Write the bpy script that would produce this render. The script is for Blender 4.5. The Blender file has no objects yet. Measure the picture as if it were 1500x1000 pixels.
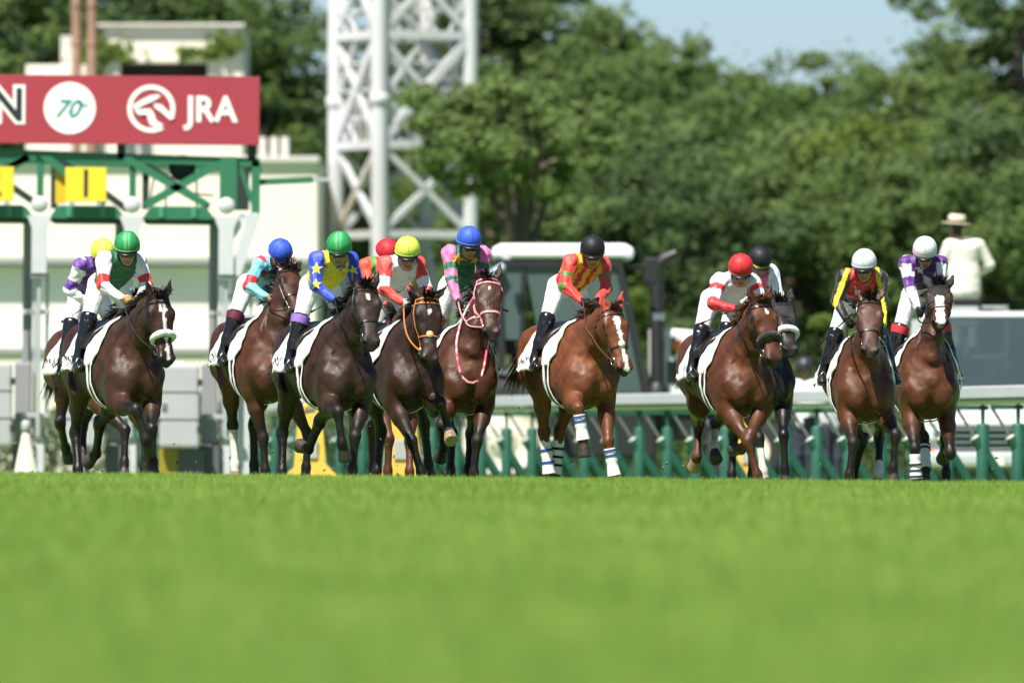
import bpy, bmesh, math, random
import numpy as np
from mathutils import Vector, Matrix
from mathutils.bvhtree import BVHTree

# ------------------------------------------------------------------ camera, sky, sun, exposure
scene = bpy.context.scene
COL = scene.collection
R = math.radians
EYE_Z = 0.085

cam_data = bpy.data.cameras.new('camera')
cam = bpy.data.objects.new('camera', cam_data); COL.objects.link(cam)
cam.location = (0, 0, EYE_Z); cam.rotation_euler = (R(90), 0, 0)
cam_data.sensor_width = 36; cam_data.lens = 384
cam_data.shift_y = 190 / 1500
cam_data.clip_start = .5; cam_data.clip_end = 4000
cam_data.dof.use_dof = True; cam_data.dof.focus_distance = 100.0; cam_data.dof.aperture_fstop = 2.6
scene.camera = cam

SUN_ELEV, SUN_AZ = 60, -30         # azimuth: degrees to the left of the direction from the field back to the camera
world = bpy.data.worlds.new('World'); scene.world = world; world.use_nodes = True
wn = world.node_tree.nodes; wl = world.node_tree.links
sky = wn.new('ShaderNodeTexSky'); sky.sky_type = 'NISHITA'; sky.sun_disc = False
sun_dir = Vector((math.sin(R(SUN_AZ)) * math.cos(R(SUN_ELEV)), -math.cos(R(SUN_AZ)) * math.cos(R(SUN_ELEV)), math.sin(R(SUN_ELEV))))
sky.sun_elevation = R(SUN_ELEV)
sky.sun_rotation = math.atan2(sun_dir.x, sun_dir.y)
sky.air_density = .70; sky.dust_density = .35; sky.ozone_density = 3.5
wl.new(sky.outputs[0], wn['Background'].inputs[0]); wn['Background'].inputs[1].default_value = .065
sun_data = bpy.data.lights.new('sun', 'SUN'); sun_data.energy = 5.0; sun_data.angle = R(.5); sun_data.color = (1, .95, .86)
sun = bpy.data.objects.new('sun', sun_data); COL.objects.link(sun)
sun.rotation_euler = sun_dir.to_track_quat('Z', 'Y').to_euler(); sun.location = (0, 60, 60)
scene.view_settings.view_transform = 'Standard'; scene.view_settings.look = 'None'
scene.view_settings.exposure = 0.80; scene.view_settings.gamma = 1; scene.view_settings.use_curve_mapping = False
scene.cycles.use_denoising = True; scene.cycles.max_bounces = 6; scene.cycles.transparent_max_bounces = 12

# ------------------------------------------------------------------ object helpers
def tag(o, label=None, cat=None, group=None, kind=None):
    if label: o['label'] = label
    if cat: o['category'] = cat
    if group: o['group'] = group
    if kind: o['kind'] = kind
    return o
def empty(name, loc=(0, 0, 0), rz=0, **k):
    o = bpy.data.objects.new(name, None); COL.objects.link(o); o.location = loc; o.rotation_euler = (0, 0, rz)
    o.empty_display_size = .2
    return tag(o, **k)
def link(name, me, mat=None, parent=None, loc=None, **k):
    o = bpy.data.objects.new(name, me); COL.objects.link(o)
    if mat is not None and not me.materials: me.materials.append(mat)
    if parent is not None: o.parent = parent
    if loc is not None: o.location = loc
    return tag(o, **k)

class MB:
    """collects boxes, tubes and sheets into ONE mesh"""
    def __init__(s): s.v = []; s.f = []; s.sm = []
    def add(s, v, f, smooth=False):
        o = len(s.v); s.v += [tuple(map(float, p)) for p in v]; s.f += [tuple(i + o for i in q) for q in f]; s.sm += [smooth] * len(f)
        return s
    def box(s, c, d, rot=None, bev=0.):
        x, y, z = d[0]/2, d[1]/2, d[2]/2
        if bev > 0:
            b = min(bev, x*.9, y*.9, z*.9); bm = bmesh.new(); bmesh.ops.create_cube(bm, size=1)
            for v in bm.verts: v.co = Vector((v.co.x*d[0], v.co.y*d[1], v.co.z*d[2]))
            bmesh.ops.bevel(bm, geom=list(bm.edges), offset=b, segments=2, affect='EDGES', profile=.6)
            bm.verts.index_update(); pts = [v.co.copy() for v in bm.verts]; fs = [[v.index for v in f.verts] for f in bm.faces]; bm.free()
        else:
            pts = [Vector((i*x, j*y, k*z)) for i in (-1, 1) for j in (-1, 1) for k in (-1, 1)]
            fs = [(0, 1, 3, 2), (4, 6, 7, 5), (0, 4, 5, 1), (2, 3, 7, 6), (0, 2, 6, 4), (1, 5, 7, 3)]
        M = rot if rot is not None else Matrix.Identity(3)
        return s.add([Vector(c) + M @ p for p in pts], fs)
    def bar(s, a, b, w, h=None, up=(0, 0, 1)):
        """rectangular bar from a to b"""
        a, b = Vector(a), Vector(b); d = (b - a); L = d.length; d.normalize(); h = w if h is None else h
        u = Vector(up); x = d.cross(u)
        if x.length < 1e-4: x = d.cross(Vector((0, 1, 0)))
        x.normalize(); y = x.cross(d)
        pts = [p + x*i*w/2 + y*j*h/2 for p in (a, b) for i, j in ((-1, -1), (1, -1), (1, 1), (-1, 1))]
        return s.add(pts, [(3, 2, 1, 0), (4, 5, 6, 7), (0, 1, 5, 4), (1, 2, 6, 5), (2, 3, 7, 6), (3, 0, 4, 7)])
    def tube(s, pts, r, n=10, cap=True, closed=False, flat=None):
        """r: number or list; flat=(side_vector, ratio) squashes the section"""
        pts = [Vector(p) for p in pts]; m = len(pts); rr = r if isinstance(r, (list, tuple)) else [r]*m
        v = []; prev = None
        for i, p in enumerate(pts):
            if closed: t = pts[(i+1) % m] - pts[i-1]
            else: t = pts[min(i+1, m-1)] - pts[max(i-1, 0)]
            t.normalize()
            if prev is None:
                x = t.cross(Vector((0, 0, 1)))
                if x.length < .05: x = t.cross(Vector((0, 1, 0)))
            else: x = prev - t * prev.dot(t)
            x.normalize(); y = t.cross(x); prev = x
            for k in range(n):
                a = 2*math.pi*k/n; v.append(p + (x*math.cos(a) + y*math.sin(a)) * rr[i])
        f = []
        for i in range(m if closed else m-1):
            for k in range(n):
                j = (i+1) % m; f.append((i*n+k, i*n+(k+1) % n, j*n+(k+1) % n, j*n+k))
        s.add(v, f, True)
        if cap and not closed: s.add([v[k] for k in range(n)], [tuple(range(n-1, -1, -1))]); s.add([v[(m-1)*n+k] for k in range(n)], [tuple(range(n))])
        return s
    def lathe(s, o, axis, prof, n=24, smooth=True):
        """prof: list of (radius, along)"""
        o = Vector(o); d = Vector(axis).normalized(); x = d.orthogonal().normalized(); y = d.cross(x); v = []
        for r, h in prof:
            for k in range(n):
                a = 2*math.pi*k/n; v.append(o + d*h + (x*math.cos(a) + y*math.sin(a))*max(r, 1e-4))
        f = [(i*n+k, i*n+(k+1) % n, (i+1)*n+(k+1) % n, (i+1)*n+k) for i in range(len(prof)-1) for k in range(n)]
        return s.add(v, f, smooth)
    def prism(s, poly, d0, d1, fn):
        """poly: 2-D outline; fn(x, y, depth) -> 3-D point"""
        n = len(poly); v = [fn(x, y, d0) for x, y in poly] + [fn(x, y, d1) for x, y in poly]
        return s.add(v, [tuple(range(n-1, -1, -1)), tuple(range(n, 2*n))] + [(i, (i+1) % n, n+(i+1) % n, n+i) for i in range(n)])
    def mesh(s, name):
        me = bpy.data.meshes.new(name); me.from_pydata(s.v, [], s.f)
        me.polygons.foreach_set('use_smooth', s.sm)
        bm = bmesh.new(); bm.from_mesh(me); bmesh.ops.recalc_face_normals(bm, faces=bm.faces); bm.to_mesh(me); bm.free()
        me.update(); return me
    def build(s, name, mat, parent=None, loc=None, **k): return link(name, s.mesh(name), mat, parent, loc, **k)

# ------------------------------------------------------------------ materials
MATS = {}
def mat(name, col=(.5, .5, .5), rough=.6, metal=0., spec=.5, var=.0, vscale=8., bump=0., bscale=40., attr=None, sheen=0., coat=0., trans=0., wear=None, emis=None, coords='Object', alpha=1., col2=None, subsurf=0., rvar=0.):
    if name in MATS: return MATS[name]
    m = bpy.data.materials.new(name); m.use_nodes = True; N = m.node_tree.nodes; L = m.node_tree.links; b = N['Principled BSDF']
    b.inputs['Roughness'].default_value = rough; b.inputs['Metallic'].default_value = metal
    b.inputs['Specular IOR Level'].default_value = spec
    if sheen: b.inputs['Sheen Weight'].default_value = sheen
    if coat: b.inputs['Coat Weight'].default_value = coat; b.inputs['Coat Roughness'].default_value = .15
    if trans: b.inputs['Transmission Weight'].default_value = trans
    if alpha < 1: b.inputs['Alpha'].default_value = alpha
    if subsurf: b.inputs['Subsurface Weight'].default_value = subsurf; b.inputs['Subsurface Radius'].default_value = (.02, .008, .004)
    tc = N.new('ShaderNodeTexCoord'); src = None
    if attr:
        a = N.new('ShaderNodeAttribute'); a.attribute_name = attr; src = a.outputs['Color']
    else:
        rgb = N.new('ShaderNodeRGB'); rgb.outputs[0].default_value = (*col, 1); src = rgb.outputs[0]
    if var or col2:
        nz = N.new('ShaderNodeTexNoise'); nz.inputs['Scale'].default_value = vscale; nz.inputs['Detail'].default_value = 5; nz.inputs['Roughness'].default_value = .6
        L.new(tc.outputs[coords], nz.inputs['Vector'])
        if col2:
            mx = N.new('ShaderNodeMix'); mx.data_type = 'RGBA'; r = N.new('ShaderNodeMapRange'); r.inputs['From Min'].default_value = .42; r.inputs['From Max'].default_value = .62
            L.new(nz.outputs['Fac'], r.inputs['Value']); L.new(r.outputs[0], mx.inputs['Factor']); L.new(src, mx.inputs['A']); mx.inputs['B'].default_value = (*col2, 1); src = mx.outputs['Result']
        if var:
            hs = N.new('ShaderNodeHueSaturation'); r = N.new('ShaderNodeMapRange'); r.inputs['From Min'].default_value = .3; r.inputs['From Max'].default_value = .7
            r.inputs['To Min'].default_value = 1 - var; r.inputs['To Max'].default_value = 1 + var
            L.new(nz.outputs['Fac'], r.inputs['Value']); L.new(r.outputs[0], hs.inputs['Value']); L.new(src, hs.inputs['Color']); src = hs.outputs[0]
    L.new(src, b.inputs['Base Color'])
    if rvar:
        n3 = N.new('ShaderNodeTexNoise'); n3.inputs['Scale'].default_value = 7.; n3.inputs['Detail'].default_value = 6; L.new(tc.outputs[coords], n3.inputs['Vector']); r3 = N.new('ShaderNodeMapRange'); r3.inputs['From Min'].default_value = .35; r3.inputs['From Max'].default_value = .65; r3.inputs['To Min'].default_value = rough - rvar; r3.inputs['To Max'].default_value = rough + rvar; L.new(n3.outputs['Fac'], r3.inputs['Value']); L.new(r3.outputs[0], b.inputs['Roughness'])
    if bump:
        nz2 = N.new('ShaderNodeTexNoise'); nz2.inputs['Scale'].default_value = bscale; nz2.inputs['Detail'].default_value = 4
        L.new(tc.outputs[coords], nz2.inputs['Vector']); bp = N.new('ShaderNodeBump'); bp.inputs['Strength'].default_value = bump; bp.inputs['Distance'].default_value = .02
        L.new(nz2.outputs['Fac'], bp.inputs['Height']); L.new(bp.outputs[0], b.inputs['Normal'])
    if emis: b.inputs['Emission Color'].default_value = (*emis[:3], 1); b.inputs['Emission Strength'].default_value = emis[3]
    MATS[name] = m; return m

def text_mesh(txt, size, name='text', ext=0.004, shear=0., bold=0., space=1.):
    cu = bpy.data.curves.new(name, 'FONT'); cu.body = txt; cu.size = size; cu.align_x = 'CENTER'; cu.align_y = 'CENTER'; cu.extrude = ext; cu.shear = shear; cu.offset = bold; cu.space_character = space; cu.resolution_u = 3
    ob = bpy.data.objects.new(name, cu); COL.objects.link(ob); dg = bpy.context.evaluated_depsgraph_get()
    me = bpy.data.meshes.new_from_object(ob.evaluated_get(dg)); bpy.data.objects.remove(ob); bpy.data.curves.remove(cu); me.materials.clear()
    return me

# shared materials, defined once
mat('steel', (.55, .55, .55), .25, 1.); mat('black_leather', (.012, .010, .009), .35); mat('boot_leather', (.010, .010, .011), .22, spec=.6, bump=.2, bscale=25); mat('skin', attr='coat', rough=.5, spec=.4, subsurf=.08)
mat('print_black', (.012, .012, .014), .7); mat('tyre_rubber', (.028, .028, .03), .8); mat('collar_grey', (.42, .42, .40), .5)

# ---- poses in metres, horse-local (x forward, y left, z up)
HORSE_POSE = {
  'rear_left': {'root': [-4.047, 105.759, -0.14], 'yaw': 22, 'dz': -0.01, 'S': 1.05, 'poll': [1.112, 0.019, 1.892], 'muz': [1.456, 0.004, 1.364], 'RF': [[0.672, -0.173, 1.124], [0.617, -0.173, 0.878], [0.966, -0.033, 0.621], [1.027, -0.062, 0.305], [1.08, -0.088, 0.126]], 'LF': [[0.672, 0.173, 1.124], [0.609, 0.173, 0.88], [0.957, 0.173, 0.582], [0.956, 0.173, 0.259], [0.956, 0.173, 0.068]], 'RH': [[-0.525, -0.126, 1.313], [-0.185, -0.225, 1.181], [-0.247, -0.26, 0.693], [-0.475, -0.123, 0.455], [-0.556, -0.058, 0.323]], 'LH': [[-0.525, 0.126, 1.313], [-0.197, 0.15, 1.127], [-0.3, -0.017, 0.647], [-0.111, -0.07, 0.307], [-0.057, -0.076, 0.126]], 'head': [0.459, -0.079, 2.335]},
  'green_white': {'root': [-3.618, 98.77, -0.095], 'yaw': 20, 'dz': -0.091, 'S': 1.05, 'poll': [1.157, 0.069, 1.762], 'muz': [1.325, 0.111, 1.156], 'RF': [[0.672, -0.173, 1.043], [0.667, -0.173, 0.791], [1.102, -0.131, 0.73], [1.129, -0.045, 0.461], [1.047, 0.015, 0.327]], 'LF': [[0.672, 0.173, 1.043], [0.62, 0.173, 0.796], [0.981, 0.056, 0.561], [0.984, 0.066, 0.261], [0.989, 0.08, 0.085]], 'RH': [[-0.525, -0.126, 1.232], [-0.279, -0.208, 0.957], [-0.543, -0.174, 0.53], [-0.382, -0.201, 0.196], [-0.376, -0.185, 0.02]], 'LH': [[-0.525, 0.126, 1.232], [-0.412, 0.207, 0.88], [-0.816, 0.147, 0.603], [-1.056, 0.191, 0.342], [-1.191, 0.143, 0.255]], 'head': [0.462, -0.006, 2.202]},
  'light_blue': {'root': [-2.458, 104.283, -0.107], 'yaw': 17, 'dz': 0.018, 'S': 1.05, 'poll': [0.609, 0.167, 2.12], 'muz': [1.075, 0.162, 1.696], 'RF': [[0.672, -0.173, 1.152], [0.523, -0.173, 0.949], [0.551, -0.069, 0.506], [0.556, -0.05, 0.2], [0.561, -0.034, 0.02]], 'LF': [[0.672, 0.173, 1.152], [0.529, 0.173, 0.945], [0.583, 0.365, 0.535], [0.577, 0.347, 0.229], [0.574, 0.335, 0.049]], 'RH': [[-0.525, -0.126, 1.341], [-0.268, -0.169, 1.068], [-0.514, -0.075, 0.634], [-0.507, -0.05, 0.255], [-0.505, -0.044, 0.074]], 'LH': [[-0.525, 0.126, 1.341], [-0.272, 0.195, 1.069], [-0.524, 0.14, 0.632], [-0.524, 0.141, 0.252], [-0.521, 0.15, 0.072]], 'head': [0.458, 0.122, 2.269]},
  'blue_yellow': {'root': [-1.706, 98.774, -0.113], 'yaw': 19, 'dz': -0.085, 'S': 1.05, 'poll': [1.047, 0.06, 1.867], 'muz': [1.385, 0.013, 1.337], 'RF': [[0.672, -0.173, 1.049], [0.665, -0.173, 0.797], [1.099, -0.22, 0.729], [1.109, -0.187, 0.448], [1.058, -0.136, 0.296]], 'LF': [[0.672, 0.173, 1.049], [0.594, 0.173, 0.809], [0.882, 0.012, 0.51], [0.875, -0.01, 0.217], [0.875, -0.011, 0.043]], 'RH': [[-0.525, -0.126, 1.238], [-0.284, -0.224, 0.963], [-0.555, -0.212, 0.544], [-0.452, -0.248, 0.194], [-0.45, -0.243, 0.02]], 'LH': [[-0.525, 0.126, 1.238], [-0.442, 0.265, 0.896], [-0.867, 0.245, 0.647], [-1.122, 0.223, 0.398], [-1.281, 0.182, 0.436]], 'head': [0.458, 0.002, 2.22]},
  'red_hidden': {'root': [-1.29, 105.779, -0.118], 'yaw': 18, 'dz': -0.01, 'S': 1.05, 'poll': [1.14, -0.019, 1.865], 'muz': [1.567, -0.098, 1.408], 'RF': [[0.672, -0.173, 1.124], [0.576, -0.173, 0.891], [0.83, -0.155, 0.515], [0.826, -0.167, 0.207], [0.826, -0.167, 0.025]], 'LF': [[0.672, 0.173, 1.124], [0.555, 0.173, 0.901], [0.727, 0.084, 0.489], [0.828, 0.052, 0.202], [0.829, 0.052, 0.02]], 'RH': [[-0.525, -0.126, 1.313], [-0.268, -0.173, 1.04], [-0.515, -0.085, 0.605], [-0.522, -0.107, 0.225], [-0.52, -0.103, 0.043]], 'LH': [[-0.525, 0.126, 1.313], [-0.276, 0.179, 1.033], [-0.536, 0.1, 0.605], [-0.534, 0.104, 0.224], [-0.531, 0.114, 0.042]], 'head': [0.461, -0.06, 2.309]},
  'lime_white': {'root': [-1.113, 100.27, -0.119], 'yaw': 20, 'dz': -0.079, 'S': 1.05, 'poll': [1.137, -0.04, 1.798], 'muz': [1.333, -0.084, 1.2], 'RF': [[0.672, -0.173, 1.055], [0.588, -0.173, 0.817], [0.876, -0.106, 0.479], [0.904, -0.025, 0.192], [0.918, 0.013, 0.02]], 'LF': [[0.672, 0.173, 1.055], [0.689, 0.173, 0.803], [1.12, 0.084, 0.825], [1.013, 0.201, 0.59], [1.137, 0.183, 0.477]], 'RH': [[-0.525, -0.126, 1.244], [-0.247, -0.116, 0.988], [-0.46, 0.065, 0.57], [-0.423, 0.013, 0.202], [-0.482, 0.007, 0.036]], 'LH': [[-0.525, 0.126, 1.244], [-0.227, 0.289, 1.077], [-0.406, 0.468, 0.642], [-0.392, 0.507, 0.271], [-0.384, 0.529, 0.095]], 'head': [0.458, 0.002, 2.214]},
  'green_pink': {'root': [-0.515, 102.309, -0.125], 'yaw': 9, 'dz': -0.076, 'S': 1.05, 'poll': [0.654, 0.193, 2.015], 'muz': [1.002, 0.177, 1.49], 'RF': [[0.672, -0.173, 1.058], [0.637, -0.173, 0.808], [1.024, -0.301, 0.64], [0.844, -0.26, 0.426], [0.71, -0.272, 0.324]], 'LF': [[0.672, 0.173, 1.058], [0.588, 0.173, 0.82], [0.87, 0.056, 0.492], [0.866, 0.026, 0.196], [0.865, 0.02, 0.02]], 'RH': [[-0.525, -0.126, 1.247], [-0.264, -0.127, 0.974], [-0.504, 0.028, 0.562], [-0.356, -0.007, 0.225], [-0.354, 0.003, 0.049]], 'LH': [[-0.525, 0.126, 1.247], [-0.318, 0.236, 0.95], [-0.634, 0.231, 0.561], [-0.487, 0.182, 0.225], [-0.486, 0.187, 0.049]], 'head': [0.46, 0.043, 2.356]},
  'red_gold': {'root': [0.512, 101.274, -0.135], 'yaw': 19, 'dz': -0.03, 'S': 1.05, 'poll': [1.237, 0.005, 1.728], 'muz': [1.465, 0.07, 1.144], 'RF': [[0.672, -0.173, 1.104], [0.668, -0.173, 0.852], [1.093, -0.276, 0.796], [1.107, -0.235, 0.516], [1.113, -0.219, 0.348]], 'LF': [[0.672, 0.173, 1.104], [0.574, 0.173, 0.871], [0.818, 0.114, 0.492], [0.837, 0.165, 0.189], [0.898, 0.185, 0.02]], 'RH': [[-0.525, -0.126, 1.293], [-0.263, -0.161, 1.022], [-0.502, -0.055, 0.587], [-0.486, -0.01, 0.208], [-0.478, 0.011, 0.027]], 'LH': [[-0.525, 0.126, 1.293], [-0.275, 0.182, 1.014], [-0.533, 0.109, 0.583], [-0.546, 0.072, 0.203], [-0.548, 0.065, 0.021]], 'head': [0.461, 0.086, 2.262]},
  'red_white': {'root': [1.995, 102.287, -0.186], 'yaw': 16, 'dz': -0.046, 'S': 1.05, 'poll': [1.107, 0.01, 1.86], 'muz': [1.362, 0.083, 1.288], 'RF': [[0.672, -0.173, 1.088], [0.607, -0.173, 0.845], [0.941, -0.071, 0.549], [0.968, 0.014, 0.239], [0.983, 0.063, 0.057]], 'LF': [[0.672, 0.173, 1.088], [0.612, 0.173, 0.843], [0.927, -0.034, 0.614], [0.681, -0.05, 0.475], [0.517, -0.086, 0.476]], 'RH': [[-0.525, -0.126, 1.277], [-0.463, -0.111, 0.904], [-0.9, 0.014, 0.711], [-0.714, -0.056, 0.414], [-0.836, -0.053, 0.298]], 'LH': [[-0.525, 0.126, 1.277], [-0.477, 0.237, 0.919], [-0.921, 0.183, 0.711], [-0.655, 0.094, 0.491], [-0.534, 0.077, 0.375]], 'head': [0.459, 0.012, 2.163]},
  'black_hood': {'root': [2.307, 106.295, -0.178], 'yaw': 14, 'dz': 0.002, 'S': 1.05, 'poll': [1.108, 0.016, 1.907], 'muz': [1.518, 0.012, 1.429], 'RF': [[0.672, -0.173, 1.136], [0.603, -0.173, 0.894], [0.936, -0.155, 0.579], [0.993, -0.13, 0.262], [1.003, -0.094, 0.075]], 'LF': [[0.672, 0.173, 1.136], [0.613, 0.173, 0.891], [0.963, 0.083, 0.612], [0.966, 0.095, 0.287], [0.969, 0.104, 0.098]], 'RH': [[-0.525, -0.126, 1.325], [-0.286, -0.136, 1.032], [-0.56, -0.002, 0.617], [-0.464, -0.049, 0.236], [-0.464, -0.049, 0.046]], 'LH': [[-0.525, 0.126, 1.325], [-0.227, 0.191, 1.102], [-0.398, 0.127, 0.617], [-0.291, 0.112, 0.236], [-0.289, 0.121, 0.046]], 'head': [0.46, -0.025, 2.307]},
  'black_yellow': {'root': [3.24, 102.316, -0.161], 'yaw': 5, 'dz': -0.123, 'S': 1.05, 'poll': [1.016, -0.011, 1.854], 'muz': [1.4, -0.051, 1.356], 'RF': [[0.672, -0.173, 1.011], [0.618, -0.173, 0.765], [0.987, -0.161, 0.509], [0.983, -0.199, 0.206], [0.983, -0.203, 0.026]], 'LF': [[0.672, 0.173, 1.011], [0.64, 0.173, 0.761], [1.048, 0.227, 0.585], [1.045, 0.206, 0.28], [1.046, 0.211, 0.1]], 'RH': [[-0.525, -0.126, 1.2], [-0.262, -0.099, 0.93], [-0.501, 0.094, 0.528], [-0.668, 0.037, 0.196], [-0.672, -0.005, 0.02]], 'LH': [[-0.525, 0.126, 1.2], [-0.394, 0.281, 0.881], [-0.785, 0.297, 0.566], [-0.589, 0.267, 0.246], [-0.591, 0.25, 0.067]], 'head': [0.459, 0.005, 2.181]},
  'purple_white': {'root': [3.934, 104.817, -0.167], 'yaw': 4, 'dz': -0.086, 'S': 1.05, 'poll': [0.572, 0.098, 2.029], 'muz': [1.094, 0.061, 1.679], 'RF': [[0.672, -0.173, 1.048], [0.585, -0.173, 0.812], [0.867, -0.162, 0.472], [0.869, -0.15, 0.189], [0.87, -0.144, 0.02]], 'LF': [[0.672, 0.173, 1.048], [0.551, 0.173, 0.828], [0.722, 0.194, 0.422], [0.442, 0.172, 0.461], [0.311, 0.16, 0.357]], 'RH': [[-0.525, -0.126, 1.237], [-0.264, -0.108, 0.965], [-0.506, 0.072, 0.573], [-0.304, 0.069, 0.278], [-0.305, 0.057, 0.109]], 'LH': [[-0.525, 0.126, 1.237], [-0.266, 0.246, 0.99], [-0.51, 0.282, 0.561], [-0.358, 0.273, 0.237], [-0.358, 0.273, 0.069]], 'head': [0.458, -0.02, 2.359]},
}
# ------------------------------------------------------------------ implicit modelling (smooth unions -> surface nets)
def nrm(v):
    v = np.asarray(v, float)
    return v / max(np.linalg.norm(v), 1e-9)

def smooth_stations(st, n=72):
    st = np.array(st, float); u = st[:, 0]
    uu = np.linspace(u[0], u[-1], n); out = [uu]
    for c in range(1, st.shape[1]):
        y = st[:, c]; m = np.gradient(y, u)
        i = np.clip(np.searchsorted(u, uu) - 1, 0, len(u) - 2)
        h = u[i + 1] - u[i]; t = (uu - u[i]) / h
        out.append((2*t**3 - 3*t**2 + 1) * y[i] + (t**3 - 2*t**2 + t) * h * m[i] + (-2*t**3 + 3*t**2) * y[i + 1] + (t**3 - t**2) * h * m[i + 1])
    return np.stack(out, 1)

class Limb:
    """tapered segment with an elliptical section: a across (side), b along the other normal"""
    def __init__(s, p0, p1, side, a0, b0, a1, b1, k=.03, tag=None, cut=0):
        s.p0, s.p1 = np.array(p0, float), np.array(p1, float)
        d = s.p1 - s.p0; s.L = max(np.linalg.norm(d), 1e-6); s.d = d / s.L
        sd = np.array(side, float); sd = sd - (sd @ s.d) * s.d; s.s = nrm(sd); s.n = np.cross(s.d, s.s)
        s.r = (a0, b0, a1, b1); s.k = k; s.tag = tag; s.cut = cut
        m = max(s.r); s.lo = np.minimum(s.p0, s.p1) - m; s.hi = np.maximum(s.p0, s.p1) + m
    def __call__(s, P):
        w = P - s.p0; x = w @ s.d; t = np.clip(x / s.L, 0, 1)
        a = s.r[0] + (s.r[2] - s.r[0]) * t; b = s.r[1] + (s.r[3] - s.r[1]) * t; m = np.minimum(a, b)
        o = x - t * s.L
        r = np.sqrt((w @ s.s / a) ** 2 + (w @ s.n / b) ** 2 + (o / m) ** 2)
        return (r - 1) * m

class Ball:
    def __init__(s, c, rad, axes=None, k=.03, tag=None, cut=0):
        s.c = np.array(c, float); s.rad = np.array(rad if np.ndim(rad) else (rad,) * 3, float)
        s.A = np.array(axes, float) if axes is not None else np.eye(3)      # rows = axes
        s.k = k; s.tag = tag; s.cut = cut
        m = s.rad.max(); s.lo = s.c - m; s.hi = s.c + m
    def __call__(s, P):
        q = ((P - s.c) @ s.A.T) / s.rad
        return (np.sqrt((q * q).sum(-1)) - 1) * s.rad.min()

class Loft:
    """stations (u, top, bottom, half_width, widest) along an axis; exponents shape the upper and lower half"""
    def __init__(s, o, u, v, w, st, nt=2., nb=2., k=.03, tag=None):
        s.o = np.array(o, float); s.u, s.v, s.w = nrm(u), nrm(v), nrm(w)
        s.st = smooth_stations(st); s.nt, s.nb = nt, nb; s.k = k; s.tag = tag; s.cut = 0
        pts = []
        for r in s.st[::6].tolist() + [s.st[-1].tolist()]:
            for sv in (r[1] + .03, r[2] - .03):
                for sw in (-r[3] - .03, r[3] + .03):
                    for du in (-.04, .04): pts.append(s.o + s.u * (r[0] + du) + s.v * sv + s.w * sw)
        pts = np.array(pts); s.lo = pts.min(0); s.hi = pts.max(0)
    def __call__(s, P):
        q = P - s.o; u = q @ s.u; v = q @ s.v; w = np.abs(q @ s.w)
        uc = np.clip(u, s.st[0, 0], s.st[-1, 0]); f = lambda i: np.interp(uc, s.st[:, 0], s.st[:, i])
        vt, vb, hw, vm = f(1), f(2), f(3), f(4)
        up = v > vm; b = np.where(up, np.maximum(vt - vm, .008), np.maximum(vm - vb, .008)); n = np.where(up, s.nt, s.nb)
        hw = np.maximum(hw, .008); m = np.minimum(np.minimum(hw, b), .22)
        r = ((w / hw) ** n + (np.abs(v - vm) / b) ** n + (np.abs(u - uc) / np.minimum(m, .06)) ** n) ** (1 / n)
        return (r - 1) * m

def smin(a, b, k):
    h = np.clip(.5 + .5 * (b - a) / k, 0, 1)
    return b + (a - b) * h - k * h * (1 - h)

def surface(prims, h, grow=0., lo=None, hi=None):
    if lo is None: lo = np.min([p.lo for p in prims if not p.cut], 0) - .05
    if hi is None: hi = np.max([p.hi for p in prims if not p.cut], 0) + .05
    N = np.ceil((hi - lo) / h).astype(int) + 1
    D = np.full(N, 1., np.float32)
    ax = [lo[i] + h * np.arange(N[i]) for i in range(3)]
    for p in prims:
        mg = p.k + .035 + grow
        i0 = np.clip(np.floor((p.lo - mg - lo) / h).astype(int), 0, N); i1 = np.clip(np.ceil((p.hi + mg - lo) / h).astype(int) + 1, 0, N)
        if (i1 <= i0).any(): continue
        sl = tuple(slice(i0[i], i1[i]) for i in range(3))
        X, Y, Z = np.meshgrid(ax[0][sl[0]], ax[1][sl[1]], ax[2][sl[2]], indexing='ij')
        d = p(np.stack([X, Y, Z], -1))
        if p.cut: D[sl] = -smin(-D[sl], d, p.k)
        else: D[sl] = smin(D[sl], d - grow, p.k)
    return nets(D, lo, h)

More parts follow.
